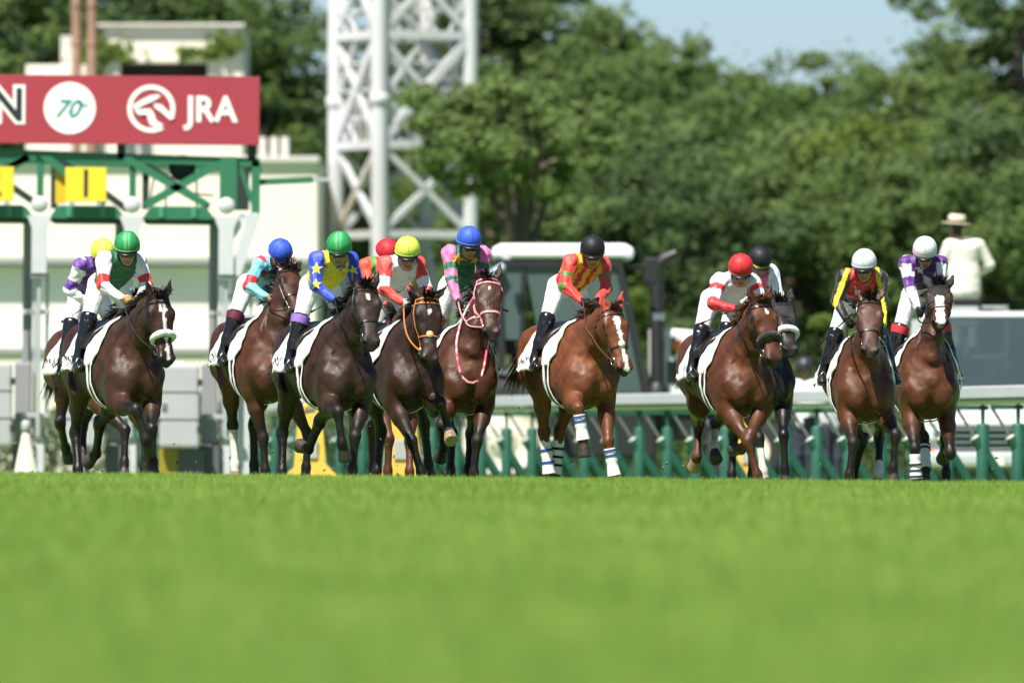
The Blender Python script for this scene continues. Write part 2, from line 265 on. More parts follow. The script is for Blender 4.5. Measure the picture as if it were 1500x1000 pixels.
def nets(D, lo, h):
    S = D < 0; n = np.array(D.shape)
    c = [S[i:n[0]-1+i, j:n[1]-1+j, k:n[2]-1+k] for i in (0, 1) for j in (0, 1) for k in (0, 1)]
    al = c[0].copy(); an = c[0].copy()
    for q in c[1:]: al &= q; an |= q
    I = np.argwhere(an & ~al)
    idx = np.full(n - 1, -1, np.int32); idx[I[:, 0], I[:, 1], I[:, 2]] = np.arange(len(I))
    acc = np.zeros((len(I), 3)); cnt = np.zeros(len(I))
    cr = [(i, j, k) for i in (0, 1) for j in (0, 1) for k in (0, 1)]
    for a in cr:
        for ax in range(3):
            if a[ax]: continue
            b = list(a); b[ax] = 1
            da = D[I[:, 0] + a[0], I[:, 1] + a[1], I[:, 2] + a[2]]; db = D[I[:, 0] + b[0], I[:, 1] + b[1], I[:, 2] + b[2]]
            m = (da < 0) != (db < 0); t = np.where(m, da / np.where(m, da - db, 1), 0)
            p = np.tile(np.array(a, float), (len(I), 1)); p[:, ax] += t
            acc[m] += p[m]; cnt[m] += 1
    V = lo + h * (I + acc / cnt[:, None])
    F = []
    for ax in range(3):
        o1, o2 = (ax + 1) % 3, (ax + 2) % 3
        s0 = [slice(0, n[i]) for i in range(3)]; s1 = list(s0); s0[ax] = slice(0, n[ax]-1); s1[ax] = slice(1, n[ax])
        E = np.argwhere(S[tuple(s0)] != S[tuple(s1)])
        E = E[(E[:, o1] > 0) & (E[:, o2] > 0) & (E[:, o1] < n[o1]-1) & (E[:, o2] < n[o2]-1)]
        q = []
        for d1, d2 in ((-1, -1), (0, -1), (0, 0), (-1, 0)):
            e = E.copy(); e[:, o1] += d1; e[:, o2] += d2; q.append(idx[e[:, 0], e[:, 1], e[:, 2]])
        q = np.stack(q, 1); fl = ~S[E[:, 0], E[:, 1], E[:, 2]]; q[fl] = q[fl][:, ::-1]
        F.append(q)
    F = np.concatenate(F)
    return V, F[(F >= 0).all(1)]

def relax(V, F, it=2, lam=.5):
    a = np.concatenate([F[:, i] for i in range(4)]); b = np.concatenate([F[:, (i+1) % 4] for i in range(4)])
    for _ in range(it):
        acc = np.zeros_like(V); cnt = np.zeros(len(V))
        for p, q in ((a, b), (b, a)):
            for i in range(3): acc[:, i] += np.bincount(p, V[q, i], len(V))
            cnt += np.bincount(p, minlength=len(V))
        V = V + lam * (acc / np.maximum(cnt, 1)[:, None] - V)
    return V

def mesh_np(name, V, F, smooth=True):
    V = np.asarray(V, np.float32); F = np.asarray(F, np.int32); me = bpy.data.meshes.new(name)
    k = F.shape[1]
    me.vertices.add(len(V)); me.vertices.foreach_set('co', V.ravel())
    me.loops.add(F.size); me.loops.foreach_set('vertex_index', F.ravel())
    me.polygons.add(len(F)); me.polygons.foreach_set('loop_start', np.arange(0, F.size, k, dtype=np.int32))
    me.update(calc_edges=True)
    if smooth: me.polygons.foreach_set('use_smooth', np.ones(len(F), bool))
    return me

def paint(me, col, name='coat'):
    a = me.color_attributes.new(name, 'FLOAT_COLOR', 'POINT')
    c = np.ones((len(me.vertices), 4), np.float32); c[:, :3] = col
    a.data.foreach_set('color', c.ravel())

def keep_faces(V, F, mask):
    """faces whose corners all satisfy mask, compacted"""
    F = F[mask[F].all(1)]; u, inv = np.unique(F, return_inverse=True)
    return V[u], inv.reshape(F.shape), u

def hash3(P, s=1.):
    P = np.asarray(P) * s
    return .5 + .25 * (np.sin(P[..., 0]*12.9 + P[..., 1]*7.3) * np.cos(P[..., 2]*9.1 - P[..., 0]*4.2) + np.sin(P[..., 1]*17.7 - P[..., 2]*5.5 + 1.3) * np.cos(P[..., 0]*6.7 + P[..., 2]*13.1)) * 2 * .5
# ------------------------------------------------------------------ ground, grass
def gz(x, y):
    z = -.365 + .365*min(max((y-25)/67., 0), 1); t = min(max((y-93)/6., 0), 1); z -= .13*t*t*(3-2*t)      # turf crests just in front of the horses
    if y > 108: z -= .0025*min(y-108, 22)
    return z - .0095*max(-60, min(60, x))*max(0, min(1, (y-20)/70.))

def build_ground():
    ys = [-60, -10, 5, 12, 18, 22, 25, 28, 32, 40, 50, 60, 70, 80, 88, 91, 93, 94, 95, 96, 97, 98, 99, 102, 106, 108, 111, 115, 120, 125, 130, 140, 160, 200, 260, 400, 800, 1600, 3000]
    xs = [-1600, -500, -160, -60, -30, -15, -8, -4, 0, 4, 8, 15, 30, 60, 160, 500, 1600]
    v = [(x, y, gz(x, y)) for y in ys for x in xs]; n = len(xs)
    f = [(j*n+i, j*n+i+1, (j+1)*n+i+1, (j+1)*n+i) for j in range(len(ys)-1) for i in range(n-1)]
    m = mat('turf', (.105, .21, .028), .85, var=.25, vscale=1.4, col2=(.085, .17, .022), bump=.5, bscale=30)
    MB().add(v, f, True).build('ground', m, kind='structure')
    # grass blades
    rg = np.random.default_rng(5); Vs, Cs = [], []
    for (y0, y1, wm, dens, h0, h1, bw) in ((13, 40, 2.6, 300, .045, .075, .013), (40, 80, 2.8, 260, .04, .07, .011), (80, 99, 3.0, 820, .03, .062, .0075), (99, 112, 3.0, 350, .03, .06, .010)):
        wmax = y1*.047 + wm; N = int(dens*(y1-y0)*2*wmax); y = rg.uniform(y0, y1, N); x = rg.uniform(-wmax, wmax, N); k = np.abs(x) < y*.047 + wm; x, y = x[k], y[k]; N = len(x)
        tt = np.clip((y-93)/6., 0, 1); z = -.365 + .365*np.clip((y-25)/67., 0, 1) - .13*tt*tt*(3-2*tt) - np.where(y > 108, .0025*(y-108), 0) - .0095*x*np.clip((y-20)/70., 0, 1)
        tuft = .75 + .5*np.abs(np.sin(x*3.1 + 1.7*np.sin(y*2.3)))*np.abs(np.cos(y*1.9 + x)); h = rg.uniform(h0, h1, N)*tuft*np.where(rg.random(N) > .985, 1.6, 1.); a = rg.uniform(0, 2*math.pi, N); w = bw*rg.uniform(.6, 1.3, N); ln = rg.uniform(0, .55, N)*h; la = rg.uniform(0, 2*math.pi, N)
        p = np.stack([x, y, z - .004], 1); sd = np.stack([np.cos(a), np.sin(a), 0*a], 1)*(w/2)[:, None]; tp = p + np.stack([np.cos(la)*ln, np.sin(la)*ln, h], 1)
        Vs.append(np.stack([p - sd, p + sd, tp], 1).reshape(-1, 3))
        pv = .5 + .5*np.sin(x*1.1 + 2*np.sin(y*.21))*np.sin(y*.33 + x*.4); pv2 = .5 + .5*np.sin(x*4.3 + 1.5*np.sin(y*1.3 + x))*np.sin(y*.9 - x*2.1); t = (rg.random(N)*.45 + pv*.3 + pv2*.25)[:, None]; c = np.array((.165, .300, .042))*(1-t) + np.array((.365, .500, .102))*t; dry = rg.random(N) > .97; c[dry] = (.34, .33, .12)
        Cs.append(np.repeat(c, 3, 0))
    V = np.concatenate(Vs); me = mesh_np('grass', V, np.arange(len(V)).reshape(-1, 3), False); paint(me, np.concatenate(Cs))
    m = bpy.data.materials.new('grass_blade'); m.use_nodes = True; N_, L_ = m.node_tree.nodes, m.node_tree.links; b = N_['Principled BSDF']; at = N_.new('ShaderNodeAttribute'); at.attribute_name = 'coat'; b.inputs['Roughness'].default_value = .6; b.inputs['Specular IOR Level'].default_value = .25
    tr = N_.new('ShaderNodeBsdfTranslucent'); mx = N_.new('ShaderNodeMixShader'); mx.inputs[0].default_value = .38; L_.new(at.outputs['Color'], b.inputs['Base Color']); L_.new(at.outputs['Color'], tr.inputs['Color']); L_.new(b.outputs[0], mx.inputs[1]); L_.new(tr.outputs[0], mx.inputs[2]); L_.new(mx.outputs[0], N_['Material Output'].inputs[0])
    link('grass', me, m, label='short bright green turf of the racecourse', kind='stuff')

# ------------------------------------------------------------------ trees and hedges
def leaf_material(name, c0, c1):
    m = bpy.data.materials.new(name); m.use_nodes = True; N, L = m.node_tree.nodes, m.node_tree.links; b = N['Principled BSDF']
    oi = N.new('ShaderNodeObjectInfo'); ge = N.new('ShaderNodeNewGeometry'); ad = N.new('ShaderNodeMath'); ad.operation = 'ADD'; mu = N.new('ShaderNodeMath'); mu.operation = 'MULTIPLY'; mu.inputs[1].default_value = .55
    L.new(ge.outputs['Random Per Island'], mu.inputs[0]); m2 = N.new('ShaderNodeMath'); m2.operation = 'MULTIPLY'; m2.inputs[1].default_value = .5; L.new(oi.outputs['Random'], m2.inputs[0]); L.new(mu.outputs[0], ad.inputs[0]); L.new(m2.outputs[0], ad.inputs[1])
    mx = N.new('ShaderNodeMix'); mx.data_type = 'RGBA'; mx.inputs['A'].default_value = (*c0, 1); mx.inputs['B'].default_value = (*c1, 1); L.new(ad.outputs[0], mx.inputs['Factor']); L.new(mx.outputs['Result'], b.inputs['Base Color'])
    b.inputs['Roughness'].default_value = .8; b.inputs['Specular IOR Level'].default_value = .12
    tr = N.new('ShaderNodeBsdfTranslucent'); ms = N.new('ShaderNodeMixShader'); ms.inputs[0].default_value = .48; L.new(mx.outputs['Result'], tr.inputs['Color']); L.new(b.outputs[0], ms.inputs[1]); L.new(tr.outputs[0], ms.inputs[2]); L.new(ms.outputs[0], N['Material Output'].inputs[0])
    return m
LEAF = [leaf_material('leaf_mid', (.100, .170, .056), (.215, .295, .10)), leaf_material('leaf_dark', (.080, .138, .058), (.168, .24, .092)), leaf_material('leaf_light', (.12, .19, .04), (.22, .30, .075))]

def crown_mesh(seed, rx, rz, zc, nc, leaves, size, low=.0):
    """leaf clumps spread through the crown volume; gaps between them"""
    rg = np.random.default_rng(seed); V = []
    cl = []
    while len(cl) < nc:
        p = rg.uniform(-1, 1, 3)
        if .25 < np.linalg.norm(p) < 1 and p[2] > -.85: cl.append(p*np.array((rx, rx, rz))*rg.uniform(.82, 1.12) + np.array((0, 0, zc)))
    for c in cl:
        r = rg.uniform(.35, 1.0)*rx*.19; n = int(leaves/nc*rg.uniform(.6, 1.4)); d = rg.normal(size=(n, 3)); d /= np.linalg.norm(d, axis=1)[:, None]; q = c + d*(r*rg.uniform(.45, 1.05, n)**.6)[:, None]*np.array((1.15, 1.15, .75))
        st_ = rg.random(n) < .16; q[st_] += rg.normal(size=(int(st_.sum()), 3))*r*.55
        nn = d*.6 + rg.normal(size=(n, 3))*.55 + np.array((0, 0, .45)); nn /= np.linalg.norm(nn, axis=1)[:, None]; u = np.cross(nn, rg.normal(size=(n, 3))); u /= np.linalg.norm(u, axis=1)[:, None]; w = np.cross(nn, u); s = (size*rg.uniform(.55, 1.25, n))[:, None]
        V.append(np.stack([q - u*s*.5, q + w*s*.32 + nn*s*.08, q + u*s*.6, q - w*s*.32 + nn*s*.08], 1).reshape(-1, 3))
    V = np.concatenate(V); return mesh_np('crown', V, np.arange(len(V)).reshape(-1, 4), False), cl

def trunk_mesh(seed, h, r, cl):
    rng = random.Random(seed); mb = MB(); top = Vector((rng.uniform(-.3, .3), rng.uniform(-.3, .3), h)); pts = [Vector((0, 0, -.3)), Vector((.03, 0, h*.25)), Vector((top.x*.4, top.y*.5, h*.55)), top]
    mb.tube(pts, [r*1.25, r, r*.8, r*.3], 9)
    for c in rng.sample(cl, min(12, len(cl))):
        t = rng.uniform(.35, .85); a = pts[1].lerp(pts[3], t); c = Vector(c); mid = a.lerp(c, .5) + Vector((0, 0, -.25)); mb.tube([a, mid, c], [r*.42, r*.28, r*.1], 6)
    return mb.mesh('trunk')

def build_trees():
    bark = mat('bark', (.11, .085, .065), .9, var=.3, vscale=3, bump=.6, bscale=12)
    kinds = []
    for i, (rx, rz, zc, nc, nl, sz) in enumerate(((2.5, 3.4, 5.6, 190, 32000, .145), (2.9, 3.0, 5.2, 200, 34000, .145), (2.2, 3.9, 6.0, 180, 31000, .14), (2.1, 2.4, 3.1, 150, 24000, .12), (1.75, 1.15, 5.9, 90, 16000, .12))):
        cm, cl = crown_mesh(11+i, rx, rz, zc, nc, nl, sz); kinds.append((cm, trunk_mesh(i, zc + rz*.5, .24, cl), zc + rz))
    def px(p, y): return (p - 750)*y/16000.
    T = [  # px, depth, height, kind, leaf, label
        (22, 226, 12.4, 2, 0, 'tall leafy tree at the left edge above the red sponsor board'), (150, 236, 12.0, 1, 1, 'dark tree behind the rusty poles at upper left'), (270, 232, 11.4, 0, 1, 'dark tree rising behind the cream block above the gate sign'),
        (352, 230, 11.0, 2, 0, 'tree just right of the cream upper block'), (430, 246, 6.8, 3, 1, 'shorter dark tree between the cream building and the white tower'), (605, 244, 10.6, 2, 1, 'dark tree seen through the white steel tower'),
        (688, 236, 12.3, 2, 1, 'tall dark tree just right of the white steel tower top'), (782, 238, 11.4, 0, 0, 'tall tree at top centre, left of the open sky'), (905, 226, 9.4, 0, 0, 'broad tree whose crown ends where the sky opens'),
        (990, 222, 8.9, 1, 0, 'rounded tree at the left end of the sky gap'), (1085, 236, 9.1, 1, 0, 'lower tree under the middle of the sky gap'), (1195, 226, 8.9, 2, 0, 'pointed tree standing up into the sky gap'),
        (1285, 230, 8.9, 1, 0, 'tree under the right end of the sky gap'), (1455, 236, 10.2, 0, 0, 'tall dark tree above the man in the straw hat'), (1492, 232, 12.2, 2, 0, 'tall tree at the right edge of the picture'),
        (745, 187, 7.1, 4, 0, 'slender tree spreading its foliage across the white tower'), (770, 205, 6.6, 3, 0, 'bushy tree above the left half of the tractor roof'), (880, 210, 7.0, 3, 1, 'bushy tree behind the black-capped rider'), (985, 204, 6.4, 3, 1, 'dark bushy tree right of the tractor exhaust'),
        (1085, 212, 7.2, 3, 0, 'bushy tree above the red-capped rider'), (1180, 206, 6.4, 3, 0, 'bushy tree between the two white-capped and red-capped riders'), (1290, 210, 7.2, 3, 2, 'bright bushy tree above the two white-capped riders'), (1395, 204, 6.2, 3, 0, 'bushy tree directly behind the man in the straw hat'), (1490, 208, 7.4, 3, 1, 'bushy tree above the silver vehicle'), (820, 200, 4.2, 3, 2, 'low light green bush behind the tractor cab roof')]
    rng = random.Random(3)
    for i, (p, y, h, k, lf, lab) in enumerate(T):
        cm, tm, H = kinds[k]; s = h/H; x = px(p, y); r = empty('tree', (x, y, gz(x, y)), rng.uniform(0, 6.28), label=lab, cat='tree', group='trees behind the course'); r.scale = (s*rng.uniform(.95, 1.25), s*rng.uniform(.95, 1.2), s)
        c = bpy.data.objects.new('crown', cm); COL.objects.link(c); c.parent = r
        if not cm.materials: cm.materials.append(LEAF[0])
        c.material_slots[0].link = 'OBJECT'; c.material_slots[0].material = LEAF[lf]
        t = bpy.data.objects.new('trunk', tm); COL.objects.link(t); t.parent = r
        if not tm.materials: tm.materials.append(bark)
    for j, (p, y, w, h, lf, lab) in enumerate(((1205, 178, 1.5, 3.1, 2, 'sunlit yellow-green bush between the dark-capped worker and the white-capped riders'), (1010, 182, 1.6, 2.9, 1, 'dark bush behind the bonnet of the tractor'), (1110, 186, 1.6, 2.9, 1, 'dark bush behind the red-capped rider'), (1330, 182, 1.8, 2.8, 2, 'light green bush left of the silver vehicle'), (1460, 186, 2.2, 2.6, 1, 'dark bush behind the silver vehicle'), (810, 184, 2.0, 2.6, 1, 'dark bush hidden behind the tractor cab'))):
        cm, cl = crown_mesh(50+j, w, h*.55, h*.5, 30, 7000, .12); x = px(p, y); r = empty('bush', (x, y, gz(x, y)), 0, label=lab, cat='bush', group='bushes behind the rail')
        link('foliage', cm, LEAF[lf], r); link('stem', trunk_mesh(70+j, h*.6, .06, cl), bark, r)
    for j, (x0, x1, y, h, lab) in enumerate(((620, 1000, 161., 1.25, 'low dark hedge added to darken the gaps behind the tractor wheels'), (1002, 1350, 158., 1.2, 'low dark hedge added to darken the gaps behind the workers at the rail'), (-40, 618, 172., 1.15, 'low green hedge behind the starting gate'))):  # dark hedges behind the rail are added to darken the gaps between posts
        rg = np.random.default_rng(80+j); xa, xb = px(x0, y), px(x1, y); o = empty('hedge', ((xa+xb)/2, y, gz((xa+xb)/2, y)), 0, label=lab, cat='hedge', group='low hedges'); n = int(2600*(xb-xa)); q = np.stack([rg.uniform(-(xb-xa)/2, (xb-xa)/2, n), rg.uniform(-.35, .35, n), rg.uniform(0, 1, n)**.8*h], 1); q[:, 2] += .06*np.sin(q[:, 0]*5.) + .05*np.sin(q[:, 0]*11); nn = rg.normal(size=(n, 3)) + np.array((0, -.6, .5)); nn /= np.linalg.norm(nn, axis=1)[:, None]; u = np.cross(nn, rg.normal(size=(n, 3))); u /= np.linalg.norm(u, axis=1)[:, None]; w = np.cross(nn, u); s = rg.uniform(.04, .09, n)[:, None]
        V = np.stack([q - u*s*.5, q + w*s*.35, q + u*s*.5, q - w*s*.35], 1).reshape(-1, 3); link('foliage', mesh_np('hedge', V, np.arange(len(V)).reshape(-1, 4), False), LEAF[1], o); mb = MB()
        for k_ in range(int((xb-xa)/.5)): xx = -(xb-xa)/2 + .25 + .5*k_; mb.tube([(xx, 0, -.1), (xx + .05, .02, h*.8)], .02, 5)
        mb.build('stems', bark, o)
    # far belt of wood that closes the horizon
    rg = np.random.default_rng(9); V = []
    N = 26000; x = rg.uniform(-70, 70, N); y = rg.uniform(262, 285, N); z = rg.uniform(0, 1, N)**.8*(5.2 + 1.2*np.sin(x*.35) + .8*np.sin(x*.83 + 1)); q = np.stack([x, y, z - .3], 1); nn = rg.normal(size=(N, 3)) + np.array((0, -.8, .5)); nn /= np.linalg.norm(nn, axis=1)[:, None]; u = np.cross(nn, rg.normal(size=(N, 3))); u /= np.linalg.norm(u, axis=1)[:, None]; w = np.cross(nn, u); s = rg.uniform(.4, .9, N)[:, None]
    V = np.stack([q - u*s*.5, q + w*s*.35, q + u*s*.5, q - w*s*.35], 1).reshape(-1, 3); link('distant_wood', mesh_np('distant_wood', V, np.arange(len(V)).reshape(-1, 4), False), LEAF[1], label='far belt of dark woodland closing the view behind the trees', kind='stuff')

# ------------------------------------------------------------------ buildings and tower
def build_buildings():
    cream = mat('cream_render', (.86, .80, .68), .9, var=.06, vscale=.7, bump=.15, bscale=8); pale = mat('pale_green_render', (.80, .79, .68), .9, var=.06, vscale=.6); dark = mat('opening_dark', (.03, .03, .035), .9); conc = mat('concrete_pale', (.60, .58, .54), .9, var=.1, vscale=1.5); grey = mat('grey_ledge', (.36, .37, .36), .9)
    Y = 190.; k = Y/16000.; X = lambda p: (p-750)*k; Z = lambda r: EYE_Z + (690-r)*k; g = gz(X(200), Y)
    b = empty('building', (X(200), Y, g), label='long cream rendered building behind the starting gate', cat='building')
    P = lambda m, nm, x0, x1, r0, r1, y0, y1, par=b: MB().box(((X(x0)+X(x1))/2 - X(200), (y0+y1)/2, (Z(r0)+Z(r1))/2 - g), (abs(X(x1)-X(x0)), y1-y0, abs(Z(r1)-Z(r0))), bev=.02).build(nm, m, par)
    w = P(cream, 'wall', -330, 465, 236, 383, 0, 7.8); P(pale, 'lower_wall', -330, 462, 389, 512, .25, 7.5); P(grey, 'ledge', -332, 466, 376, 387, -.10, 7.2); P(cream, 'plinth', -330, 464, 518, 700, -.45, 7.3); P(grey, 'ledge', -332, 466, 509, 518, -.52, 7.1); P(conc, 'parapet', -332, 468, 229, 238, -.12, 8)
    for x in (375, 392, 408): P(conc, 'roof_vent', x, x+11, 196, 230, 2, 2.6)
    b2 = empty('building', (X(240), Y+12, g), label='cream upper block with a dark slot and ivy above the red sponsor board', cat='building'); k2 = (Y+12)/16000.; X2 = lambda p: (p-750)*k2; Z2 = lambda r: EYE_Z + (690-r)*k2
    Q = lambda m, nm, x0, x1, r0, r1, y0, y1: MB().box(((X2(x0)+X2(x1))/2 - X(240), (y0+y1)/2, (Z2(r0)+Z2(r1))/2 - g), (abs(X2(x1)-X2(x0)), y1-y0, abs(Z2(r1)-Z2(r0))), bev=.02).build(nm, m, b2)
    Q(cream, 'wall', 132, 176, 40, 250, 0, 5); Q(cream, 'wall', 304, 356, 40, 250, 0, 5); Q(cream, 'lintel', 176.2, 303.8, 40, 92, .02, 5); Q(dark, 'slot', 177, 303, 92.5, 116, .55, 4.5); Q(cream, 'wall', 176.2, 303.8, 116.5, 250, .02, 5); Q(conc, 'coping', 129, 359, 35, 40, -.12, 5.1)
    Q(cream, 'wall', 40, 128, 97, 250, -.6, 3.5); Q(conc, 'hopper', 88, 112, 52, 97, .3, 1.4)
    rg = np.random.default_rng(4); V = []
    for (cx, r, n, sx, sr) in ((138, 72, 110, 6, 16), (160, 76, 80, 16, 7), (330, 66, 110, 12, 7), (300, 78, 60, 20, 4), (137, 100, 60, 4, 10)):
        q = np.stack([X2(rg.normal(cx, sx, n)) - X(240), rg.uniform(-.16, -.03, n), Z2(rg.normal(r, sr, n)) - g], 1); q = q[(q[:, 2] < Z2(42) - g)]; n = len(q); nn = rg.normal(size=(n, 3))*.5 + np.array((0, -1, .4)); nn /= np.linalg.norm(nn, axis=1)[:, None]; u = np.cross(nn, rg.normal(size=(n, 3))); u /= np.linalg.norm(u, axis=1)[:, None]; w_ = np.cross(nn, u); s = rg.uniform(.12, .24, n)[:, None]
        V.append(np.stack([q-u*s*.5, q+w_*s*.4, q+u*s*.5, q-w_*s*.4], 1).reshape(-1, 3))
    V = np.concatenate(V); link('ivy', mesh_np('ivy', V, np.arange(len(V)).reshape(-1, 4), False), LEAF[2], b2, kind='stuff')
    rust = mat('rusty_steel', (.33, .20, .14), .8, var=.25, vscale=2)
    for p, lab in ((112, 'left of two rusty poles above the sponsor board'), (135, 'right of two rusty poles above the sponsor board')):
        y = 200.4; x = (p-750)*y/16000; o = empty('pole', (x, y, gz(x, y)), label=lab, cat='pole', group='rusty poles')
        MB().tube([(0, 0, -.3), (0, 0, 9.4)], .09, 10).build('shaft', rust, o); MB().tube([(0, 0, 9.35), (0, 0, 9.55)], .11, 10).build('cap', rust, o)
        for zz in (7.3, 8.0, 8.7): MB().lathe((0, 0, zz), (0, 0, 1), [(.105, 0), (.115, .03), (.105, .08)], 12).build('collar', rust, o)

def build_tower():
    wh = mat('white_steel', (.60, .61, .63), .5, var=.10, vscale=1.2, col2=(.52, .52, .51)); ru = mat('stained_steel', (.62, .60, .56), .65, col2=(.52, .40, .28), vscale=1.1)
    Y = 196.; k = Y/16000.; x0 = (492-750)*k; g = gz(x0, Y); t = empty('lattice_tower', (x0, Y, g), label='white steel lattice tower rising behind the riders', cat='tower')
    L, F, B, Rr = (Vector(p) for p in ((0, 0, 0), (.80, -1.60, 0), (1.60, .80, 0), (2.42, -.80, 0))); Zr = lambda r: EYE_Z + (690-r)*k - g; top = 13.
    for c, w in ((L, .29), (F, .30), (Rr, .26), (B, .22)):
        MB().tube([c + Vector((0, 0, -.3)), c + Vector((0, 0, top))], w/2, 16).build('leg', wh, t)
        for z in (Zr(150), Zr(-60)): MB().lathe(c + Vector((0, 0, z)), (0, 0, 1), [(w*.5, -.10), (w*.62, -.08), (w*.62, .08), (w*.5, .10)], 16).build('flange', wh, t)
    sides = ((L, F), (F, Rr), (Rr, B), (B, L)); lv = [Zr(345), Zr(215), Zr(55), Zr(-90), Zr(-230)]
    for i, (a, b) in enumerate(sides):
        for z in lv[1:]: MB().bar(a + Vector((0, 0, z)), b + Vector((0, 0, z)), .15, .15).build('girder', wh, t)
        MB().bar(a + Vector((0, 0, lv[0])), b + Vector((0, 0, lv[1])), .10).build('brace', ru if i == 0 else wh, t); MB().bar(b + Vector((0, 0, lv[0])), a + Vector((0, 0, lv[1])), .10).build('brace', wh, t); MB().bar(a + Vector((0, 0, lv[0])), b + Vector((0, 0, lv[0])), .13).build('girder', wh, t); MB().bar(a + Vector((0, 0, .1)), b + Vector((0, 0, lv[0])), .10).build('brace', wh, t); MB().bar(b + Vector((0, 0, .1)), a + Vector((0, 0, lv[0])), .10).build('brace', ru if i == 1 else wh, t)
        for z0, z1 in zip(lv[1:-1], lv[2:]):
            MB().bar(a + Vector((0, 0, z0)), b + Vector((0, 0, z1)), .15 if z0 == lv[1] else .10).build('brace', wh, t); MB().bar(b + Vector((0, 0, z0)), a + Vector((0, 0, z1)), .10).build('brace', wh, t)
            for q in (.25, .5, .75): zq = z0 + (z1-z0)*q; MB().bar(a + Vector((0, 0, zq)), b + Vector((0, 0, zq)), .045).build('lacing', wh, t); MB().bar(a.lerp(b, q) + Vector((0, 0, z0)), (b if q > .5 else a) + Vector((0, 0, (z0+z1)/2)), .05).build('lacing', wh, t)
            m = (a + b)/2; MB().bar(m + Vector((0, 0, z1)), a.lerp(b, .12) + Vector((0, 0, (z0+z1)/2)), .07).build('brace', wh, t)
    pz = lv[1]; MB().add([L + Vector((0, 0, pz+.1)), F + Vector((0, 0, pz+.1)), Rr + Vector((0, 0, pz+.1)), B + Vector((0, 0, pz+.1))], [(0, 1, 2, 3)]).build('platform', mat('platform_grate', (.45, .42, .38), .8), t)
    for i in range(7):
        p = L.lerp(F, (i+1)/8.) + Vector((0, 0, pz)); MB().bar(p, p + Vector((0, 0, .75)), .03).build('baluster', wh, t)
    MB().bar(L + Vector((0, 0, pz+.75)), F + Vector((0, 0, pz+.75)), .04).build('handrail', wh, t)
    for s in (0, .22):
        p = L.lerp(B, .4) + Vector((s, 0, 0)); MB().bar(p, p + Vector((0, 0, top)), .035).build('ladder_rail', wh, t)
    for z in np.arange(.4, top, .3): p = L.lerp(B, .4) + Vector((0, 0, z)); MB().bar(p, p + Vector((.22, 0, 0)), .022).build('rung', wh, t)
# ------------------------------------------------------------------ horses
class Plane:
    def __init__(s, p, n, ext, k=.006):
        s.p = np.array(p, float); s.n = nrm(n); s.k = k; s.cut = 1; s.tag = None; s.lo = s.p - ext; s.hi = s.p + ext
    def __call__(s, P): return -((P - s.p) @ s.n)

def ribbon(mb, pts, nrms, w, t, closed=False):
    pts = [Vector(p) for p in pts]; nrms = [Vector(n).normalized() for n in nrms]; m = len(pts); v = []
    for i in range(m):
        tg = (pts[(i+1) % m] - pts[i-1]) if closed else (pts[min(i+1, m-1)] - pts[max(i-1, 0)])
        b = tg.cross(nrms[i])
        if b.length < 1e-7: b = Vector((0, 1, 0))
        b.normalize(); b *= w/2
        v += [pts[i]-b, pts[i]+b, pts[i]+b*.8+nrms[i]*t, pts[i]-b*.8+nrms[i]*t]
    f = []
    for i in range(m if closed else m-1):
        j = (i+1) % m
        f += [(i*4+k, i*4+(k+1) % 4, j*4+(k+1) % 4, j*4+k) for k in range(4)]
    if not closed: f += [(3, 2, 1, 0), tuple((m-1)*4+k for k in range(4))]
    return mb.add(v, f)

def hair(rng, starts, dirs, length, droop, wid=.012, seg=5, wave=.25):
    """tapering curved strips, one per start"""
    mb = MB()
    for p, d in zip(starts, dirs):
        p = Vector(p); d = Vector(d).normalized(); L = length * rng.uniform(.6, 1.15); side = d.cross(Vector((rng.uniform(-1, 1), rng.uniform(-1, 1), rng.uniform(-.4, .4)))).normalized()
        wv = Vector((rng.uniform(-1, 1), rng.uniform(-1, 1), rng.uniform(-1, 1))) * wave; v = []; w0 = wid * rng.uniform(.6, 1.3)
        for i in range(seg+1):
            t = i/seg; ww = w0 * (1 - t)**.7 + .0008
            v += [p - side*ww, p + side*ww]
            d = (d + Vector(droop) / seg + wv * (t - .4) / seg).normalized(); p = p + d * L/seg
        mb.add(v, [(2*i, 2*i+1, 2*i+3, 2*i+2) for i in range(seg)], True)
    return mb

COATS = {  # body, points, sheen tint
    'bay': ((.088, .0285, .0105), (.014, .009, .008)), 'dark_bay': ((.046, .0160, .0076), (.011, .008, .007)), 'brown': ((.032, .0130, .0072), (.009, .0065, .0058)),
    'black': ((.0085, .0068, .0066), (.0065, .0055, .0055)), 'chestnut': ((.145, .045, .0155), (.12, .038, .016)), 'liver': ((.088, .028, .0115), (.08, .028, .013)), 'red_bay': ((.070, .0215, .0085), (.012, .008, .007))}

